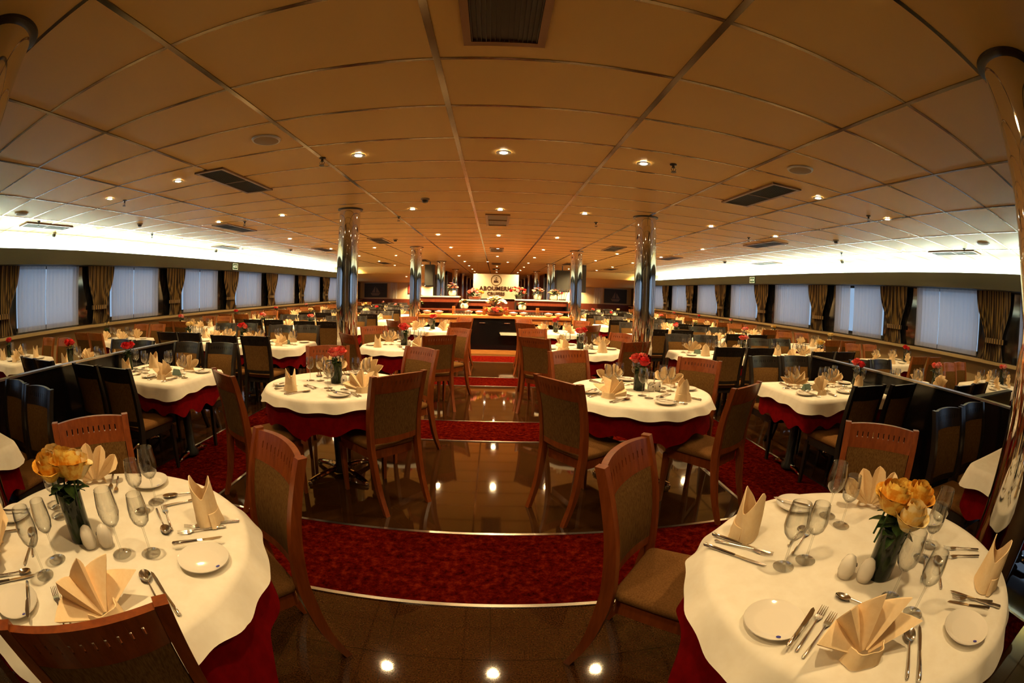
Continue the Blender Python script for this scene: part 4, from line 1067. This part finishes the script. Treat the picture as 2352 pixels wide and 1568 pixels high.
# tiered display shelves behind the counter
parts = []
SH = [(-2.35, -1.0, 1.37), (-0.95, -0.10, 1.28), (0.55, 2.05, 1.325)]
for xa, xb, z in SH:
    parts.append(P('shelf_board', mk(lambda q: q.box2((xa, 12.45, z - 0.03), (xb, 12.95, z)), 'plastic_white')))
    parts.append(P('shelf_front', mk(lambda q: q.box2((xa, 12.50, z - 0.17), (xb, 12.53, z - 0.032)), 'mahogany')))
parts.append(P('lower_board', mk(lambda q: q.box2((-2.35, 11.92, 1.00), (2.05, 12.40, 1.03)), 'mahogany')))
parts.append(P('back_board', mk(lambda q: q.box2((-2.35, 12.96, 0.0), (2.05, 13.0, 1.25)), 'mahogany')))
for x in (-2.33, -0.98, 0.0, 0.57, 2.03): parts.append(P('upright', mk(lambda q: q.box2((x - 0.02, 12.42, 0.0), (x + 0.02, 12.95, 1.25)), 'dark_wood')))
thing('display_shelf', 'dark tiered display shelving behind the buffet counter', 'shelf', parts)
# flower arrangements
def potted(kind, cols, seed, W, Hh, n, pot):
    rr = random.Random(seed); parts = []
    if pot == 'white': parts.append(P('pot', mk(lambda q: q.lathe([(0.05, 0), (0.095, 0.02), (0.115, 0.08), (0.10, 0.14), (0.08, 0.16)], 24), 'pot_white')))
    elif pot == 'basket': parts.append(P('basket', mk(lambda q: q.lathe([(W * 0.6, 0), (W * 0.8, 0.04), (W * 0.85, 0.09)], 24), 'mahogany')))
    else: parts.append(P('pot', mk(lambda q: q.lathe([(0.08, 0), (0.11, 0.10), (0.11, 0.12)], 24), 'dark_wood')))
    z0 = 0.15 if pot == 'white' else 0.10
    b = MB()
    for k in range(46):
        az = rr.uniform(0, 6.28); r_ = W * 0.7 * rr.random() ** 0.5
        leaf(b, (r_ * cos(az), r_ * sin(az), z0 + rr.uniform(-0.03, Hh * 0.6)), az, 0.10 * rr.uniform(0.7, 1.4), 0.025, rr.uniform(0.02, 0.10))
    parts.append(P('foliage', b.mesh('foliage', 'leaf_green', 60)))
    for k in range(n):
        u = (k + 0.5) / n; az = 2.4 * k; r_ = W * u ** 0.5
        z = z0 + Hh * (1 - 0.65 * u) + rr.uniform(-0.02, 0.02)
        c_ = cols[k % len(cols)]
        if kind == 'rose': parts.append(P('flower', ROSE[c_][k % 2], (), (r_ * cos(az), r_ * sin(az), z), (0.5 * u * -sin(az), 0.5 * u * cos(az), az), scale=1.15))
        else:
            parts.append(P('flower', DAISY[c_], (), (r_ * cos(az), r_ * sin(az), z), (0.7 * u * -sin(az), 0.7 * u * cos(az), az), scale=1.35))
    return parts
def daisy(c_):
    b = MB()
    for k in range(10):
        a = k * 2 * pi / 10
        leafpts = []
        for i in range(2):
            u = (-1, 1)[i]
            leafpts.append([(0.01 * cos(a) - u * 0.006 * sin(a), 0.01 * sin(a) + u * 0.006 * cos(a), 0.0), (0.028 * cos(a) - u * 0.010 * sin(a), 0.028 * sin(a) + u * 0.010 * cos(a), 0.008), (0.042 * cos(a) - u * 0.006 * sin(a), 0.042 * sin(a) + u * 0.006 * cos(a), 0.004)])
        b.grid(leafpts, 0)
    b.lathe([(0.012, -0.004), (0.012, 0.004), (0.006, 0.008)], 10, 1)
    return b.mesh('daisy', [c_, 'rose_yellow'], 60)
DAISY = {'w': daisy('petal_white'), 'y': daisy('rose_cream'), 'p': daisy('rose_pink')}
arr = [('daisy', ['w', 'y', 'w'], 1, 0.27, 0.26, 40, 'dark', (0.02, 12.08, 1.031), 'large mound of white and yellow daisies in front of the cruise sign'),
       ('rose', ['pink', 'coral', 'yellow', 'pink'], 2, 0.22, 0.16, 20, 'basket', (-0.58, 12.68, 1.281), 'basket of pink and orange roses left of the cruise sign'),
       ('rose', ['coral', 'cream', 'coral', 'yellow'], 3, 0.27, 0.04, 22, 'basket', (0.01, 11.10, 0.926), 'low basket of coral and cream flowers in the middle of the buffet counter'),
       ('daisy', ['p', 'p', 'w'], 4, 0.14, 0.22, 14, 'white', (-1.22, 12.68, 1.371), 'white pot of pink flowers at the left end of the display'),
       ('daisy', ['y', 'w'], 5, 0.10, 0.10, 8, 'white', (-0.84, 12.2, 1.031), 'white pot with small pale flowers below the pink rose basket'),
       ('rose', ['coral', 'pink', 'cream', 'red'], 6, 0.23, 0.20, 13, 'dark', (0.66, 12.72, 1.326), 'dark leafy pot of red and pink roses right of the cruise sign'),
       ('daisy', ['w', 'y'], 7, 0.08, 0.05, 6, 'white', (0.74, 12.18, 1.031), 'white pot below the red roses, few flowers'),
       ('daisy', ['p', 'p'], 8, 0.15, 0.20, 14, 'white', (1.20, 12.68, 1.326), 'white pot of pink blossoms on the right upper shelf'),
       ('daisy', ['w', 'p', 'y'], 9, 0.16, 0.16, 14, 'white', (1.66, 12.66, 1.326), 'white pot of mixed white and pink blossoms, right end of the display'),
       ('daisy', ['y', 'y'], 10, 0.10, 0.12, 8, 'dark', (-2.12, 12.2, 1.031), 'dark pot of yellow flowers at the left end of the lower board')]
for kd, cols, sdv, W, Hh, n, pot, loc, lab in arr:
    thing('flower_arrangement', lab, 'flowers', potted(kd, cols, sdv, W, Hh, n, pot), loc, 0.3 * sdv)
# crockery on the counter
q = MB(); q.lathe([(0.04, 0), (0.05, 0.004), (0.10, 0.05), (0.115, 0.075), (0.108, 0.075), (0.09, 0.04), (0.001, 0.02)], 24, cap=False); bowl_me = q.mesh('bowl_body', 'porcelain', 50)
q = MB()
rr = random.Random(5)
for k in range(14):
    a = 2.4 * k; r_ = 0.07 * (k / 14) ** 0.5
    q.lathe([(0.001, 0.025), (0.018, 0.018), (0.024, 0), (0.018, -0.018), (0.001, -0.025)], 8, c=(r_ * cos(a), r_ * sin(a), 0.075 - 0.2 * r_), cap=False)
food = q.mesh('contents', 'white_cloth', 60)
for k, (x, y) in enumerate([(-1.72, 11.25), (-1.40, 11.15), (-0.68, 11.5), (-0.40, 11.46), (0.46, 11.14), (0.72, 11.2), (1.34, 11.15), (1.62, 11.25)]):
    thing('serving_bowl', f'white serving bowl of pale rolls, {FIRST[k]} from the left on the buffet counter', 'bowl', [P('bowl_body', bowl_me), P('contents', food)], (x, y, 0.926), k, 'serving bowls on the buffet')
q = MB(); q.lathe([(0.001, 0.0), (0.022, 0.0), (0.027, 0.09), (0.0255, 0.09), (0.021, 0.006), (0.001, 0.006)], 16, cap=False); tum = q.mesh('tumbler', 'clear_glass', 50)
for sd, x0 in (('left', -0.80), ('right', 0.98)):
    b = MB(); b.box((0, 0, 0.006), (0.46, 0.26, 0.012)); thing('glass_tray', f'pale tray of tumblers on the {sd} half of the buffet counter', 'tray', b.mesh('tray', 'plastic_white', 0), (x0, 11.05, 0.926))
    for i in range(6):
        for j in range(3):
            thing('tumbler', f'tumbler {FIRST[i]} from left, {("front", "middle", "back")[j]} row of the {sd} counter tray', 'glass', tum, (x0 - 0.18 + 0.072 * i, 10.975 + 0.072 * j, 0.939), 0, 'tumblers on the counter trays')
# candelabra and small rack at the ends
def candelabra():
    p = [P('stand', mk(lambda q: q.lathe([(0.08, 0), (0.08, 0.012), (0.012, 0.03), (0.010, 0.36), (0.03, 0.38), (0.03, 0.39)], 16), 'steel'))]
    for sx in (-1, 1):
        p.append(P('arm', mk(lambda q: q.tube([(0, 0, 0.28), (sx * 0.08, 0, 0.24), (sx * 0.14, 0, 0.29), (sx * 0.14, 0, 0.34)], 0.008, 8), 'steel')))
    return p
thing('candelabra', 'pale metal candelabra at the left end of the display', 'candelabra', candelabra(), (-2.14, 12.62, 1.371))
thing('utensil_rack', 'metal rack of upright serving utensils, right end of the display', 'rack', [P('rack_base', mk(lambda q: q.box((0, 0, 0.02), (0.20, 0.12, 0.04)), 'steel'))] + [P('utensil', mk(lambda q: q.tube([(x, 0, 0.04), (x + dx, 0, 0.34)], [0.006, 0.010], 6), 'steel')) for x, dx in ((-0.08, -0.01), (-0.02, 0.0), (0.05, 0.04), (0.09, 0.09))], (1.93, 12.86, 1.326))

# ------------------------------------------------------------------ the cruise sign
SGY = 17.0
parts = [P('board', mk(lambda q: q.box2((-0.85, 0, 1.285), (0.87, 0.03, 2.20)), 'sign_board'))]
parts.append(P('bottom_rail', mk(lambda q: q.box2((-0.87, -0.01, 1.262), (0.89, 0.04, 1.284)), 'plastic_white')))
t1 = text_mesh('ABOUMERHI', 0.205, 'sign_ink', 0.006, 1.12, 0.005); t2 = text_mesh('CRUISES', 0.155, 'sign_ink', 0.006, 1.12, 0.004)
def fit(me, w):
    xs_ = [v.co.x for v in me.vertices]; k = w / (max(xs_) - min(xs_)); cx_ = (max(xs_) + min(xs_)) / 2
    for v in me.vertices: v.co.x = (v.co.x - cx_) * k; v.co.y *= min(k, 1.15)
fit(t1, 1.28); fit(t2, 0.67)
parts.append(P('lettering', t1, loc=(0.02, -0.006, 1.585), rot=(pi / 2, 0, 0), label='dark brown words ABOUMERHI'))
parts.append(P('lettering', t2, loc=(0.02, -0.006, 1.40), rot=(pi / 2, 0, 0), label='dark brown word CRUISES'))
ring = MB()
RN = 40
for i in range(RN):
    a = 2 * pi * i / RN; a2 = 2 * pi * (i + 1) / RN
    ring.hexa([(0.18 * cos(a), -0.008, 0.18 * sin(a)), (0.205 * cos(a), -0.008, 0.205 * sin(a)), (0.205 * cos(a2), -0.008, 0.205 * sin(a2)), (0.18 * cos(a2), -0.008, 0.18 * sin(a2)), (0.18 * cos(a), 0, 0.18 * sin(a)), (0.205 * cos(a), 0, 0.205 * sin(a)), (0.205 * cos(a2), 0, 0.205 * sin(a2)), (0.18 * cos(a2), 0, 0.18 * sin(a2))])
em = MB()
em.box2((-0.095, -0.008, -0.085), (0.05, 0, -0.05)); em.box2((-0.095, -0.008, -0.035), (0.05, 0, -0.008))
def flat(pts): em.loft([[(x, y_, z) for x, z in pts] for y_ in (-0.008, 0.0)])
flat([(0.04, -0.045), (0.10, -0.02), (0.105, -0.008), (0.085, -0.008)]); flat([(0.04, -0.045), (0.08, -0.09), (0.10, -0.09), (0.06, -0.04)])
flat([(-0.02, 0.075), (-0.015, 0.105), (0.005, 0.12), (0.03, 0.11), (0.02, 0.09), (0.005, 0.065)]); flat([(-0.07, 0.06), (-0.04, 0.035), (0.0, 0.028), (0.04, 0.04), (0.06, 0.062), (0.03, 0.05), (0.0, 0.046), (-0.035, 0.05)])
flat([(-0.035, 0.018), (0.0, 0.01), (0.035, 0.018), (0.0, 0.024)])
parts.append(P('ring', ring.mesh('ring', 'sign_ring', 0), [P('emblem', em.mesh('emblem', 'sign_ink', 0))], loc=(0.02, -0.001, 1.965)))
for x in (-0.7, 0.72): parts.append(P('hanger', mk(lambda q: q.tube([(x, 0.015, 2.198), (x, 0.015, ZC)], 0.004, 6), 'steel')))
thing('cruise_sign', 'cream hanging sign reading ABOUMERHI CRUISES with a ring emblem', 'sign', parts, (0, SGY, 0))

# ------------------------------------------------------------------ dark fittings behind the columns
def cab(x, y, z, w, d, h, lab, nm='loudspeaker', cat_='speaker'):
    a = MB(); a.box((0, 0, 0), (w, d, h)); g = MB(); g.box((0, -d / 2 - 0.008, 0), (w * 0.86, 0.014, h * 0.9))
    br_ = MB(); br_.tube([(0, 0, h / 2), (0, 0, ZC - z)], 0.02, 8)
    thing(nm, lab, cat_, [P('cabinet', a.mesh('cab', 'speaker_black', 0)), P('front_grille', g.mesh('grille', 'mural_dark', 0)), P('ceiling_bracket', br_.mesh('bracket', 'black_metal'))], (x, y, z))
cab(2.62, 17.6, 2.02, 0.55, 0.45, 0.85, 'black loudspeaker hanging right of the third right column')
cab(3.10, 16.2, 2.10, 0.32, 0.4, 1.0, 'tall black loudspeaker hanging behind the second right column')
cab(-2.55, 17.2, 2.10, 0.35, 0.4, 0.85, 'tall black loudspeaker hanging behind the second left column')
for sd, s in (('left', -1), ('right', 1)):
    b = MB(); b.box2((s * 2.30, 21.0, 0), (s * 2.95, 21.5, 2.25)); c = MB(); c.box2((s * 2.28, 20.98, 2.25), (s * 2.97, 21.52, 2.29)); d_ = MB(); d_.box2((s * 2.34, 20.985, 0.15), (s * 2.61, 21.0, 2.15)); e_ = MB(); e_.box2((s * 2.64, 20.985, 0.15), (s * 2.91, 21.0, 2.15))
    thing('tall_cabinet', f'tall dark cabinet at the {sd} side of the corridor mouth', 'cabinet', [P('carcass', b.mesh('c', 'mahogany' if False else 'speaker_black', 0)), P('cornice', c.mesh('c', 'black_metal', 0)), P('door', d_.mesh('d', 'dark_wood', 0)), P('door', e_.mesh('d', 'dark_wood', 0))])
# marks on the far left and right walls
for x, z, t, w, h in ((-4.75, 1.62, 'red emblem on the far left wall', 0.35, 0.5), (-3.2, 1.55, 'red notice on the far left wall beside the column', 0.45, 0.12), (3.6, 1.62, 'red notice on the far right wall', 0.4, 0.12), (4.5, 1.66, 'dark notice on the far right wall', 0.4, 0.18)):
    b = MB(); b.box((0, 0, 0), (w, 0.02, h)); thing('wall_notice', t, 'notice', b.mesh('n', 'red_plastic' if 'red' in t else 'mural_dark', 0), (x, Y1 - 0.03, z))
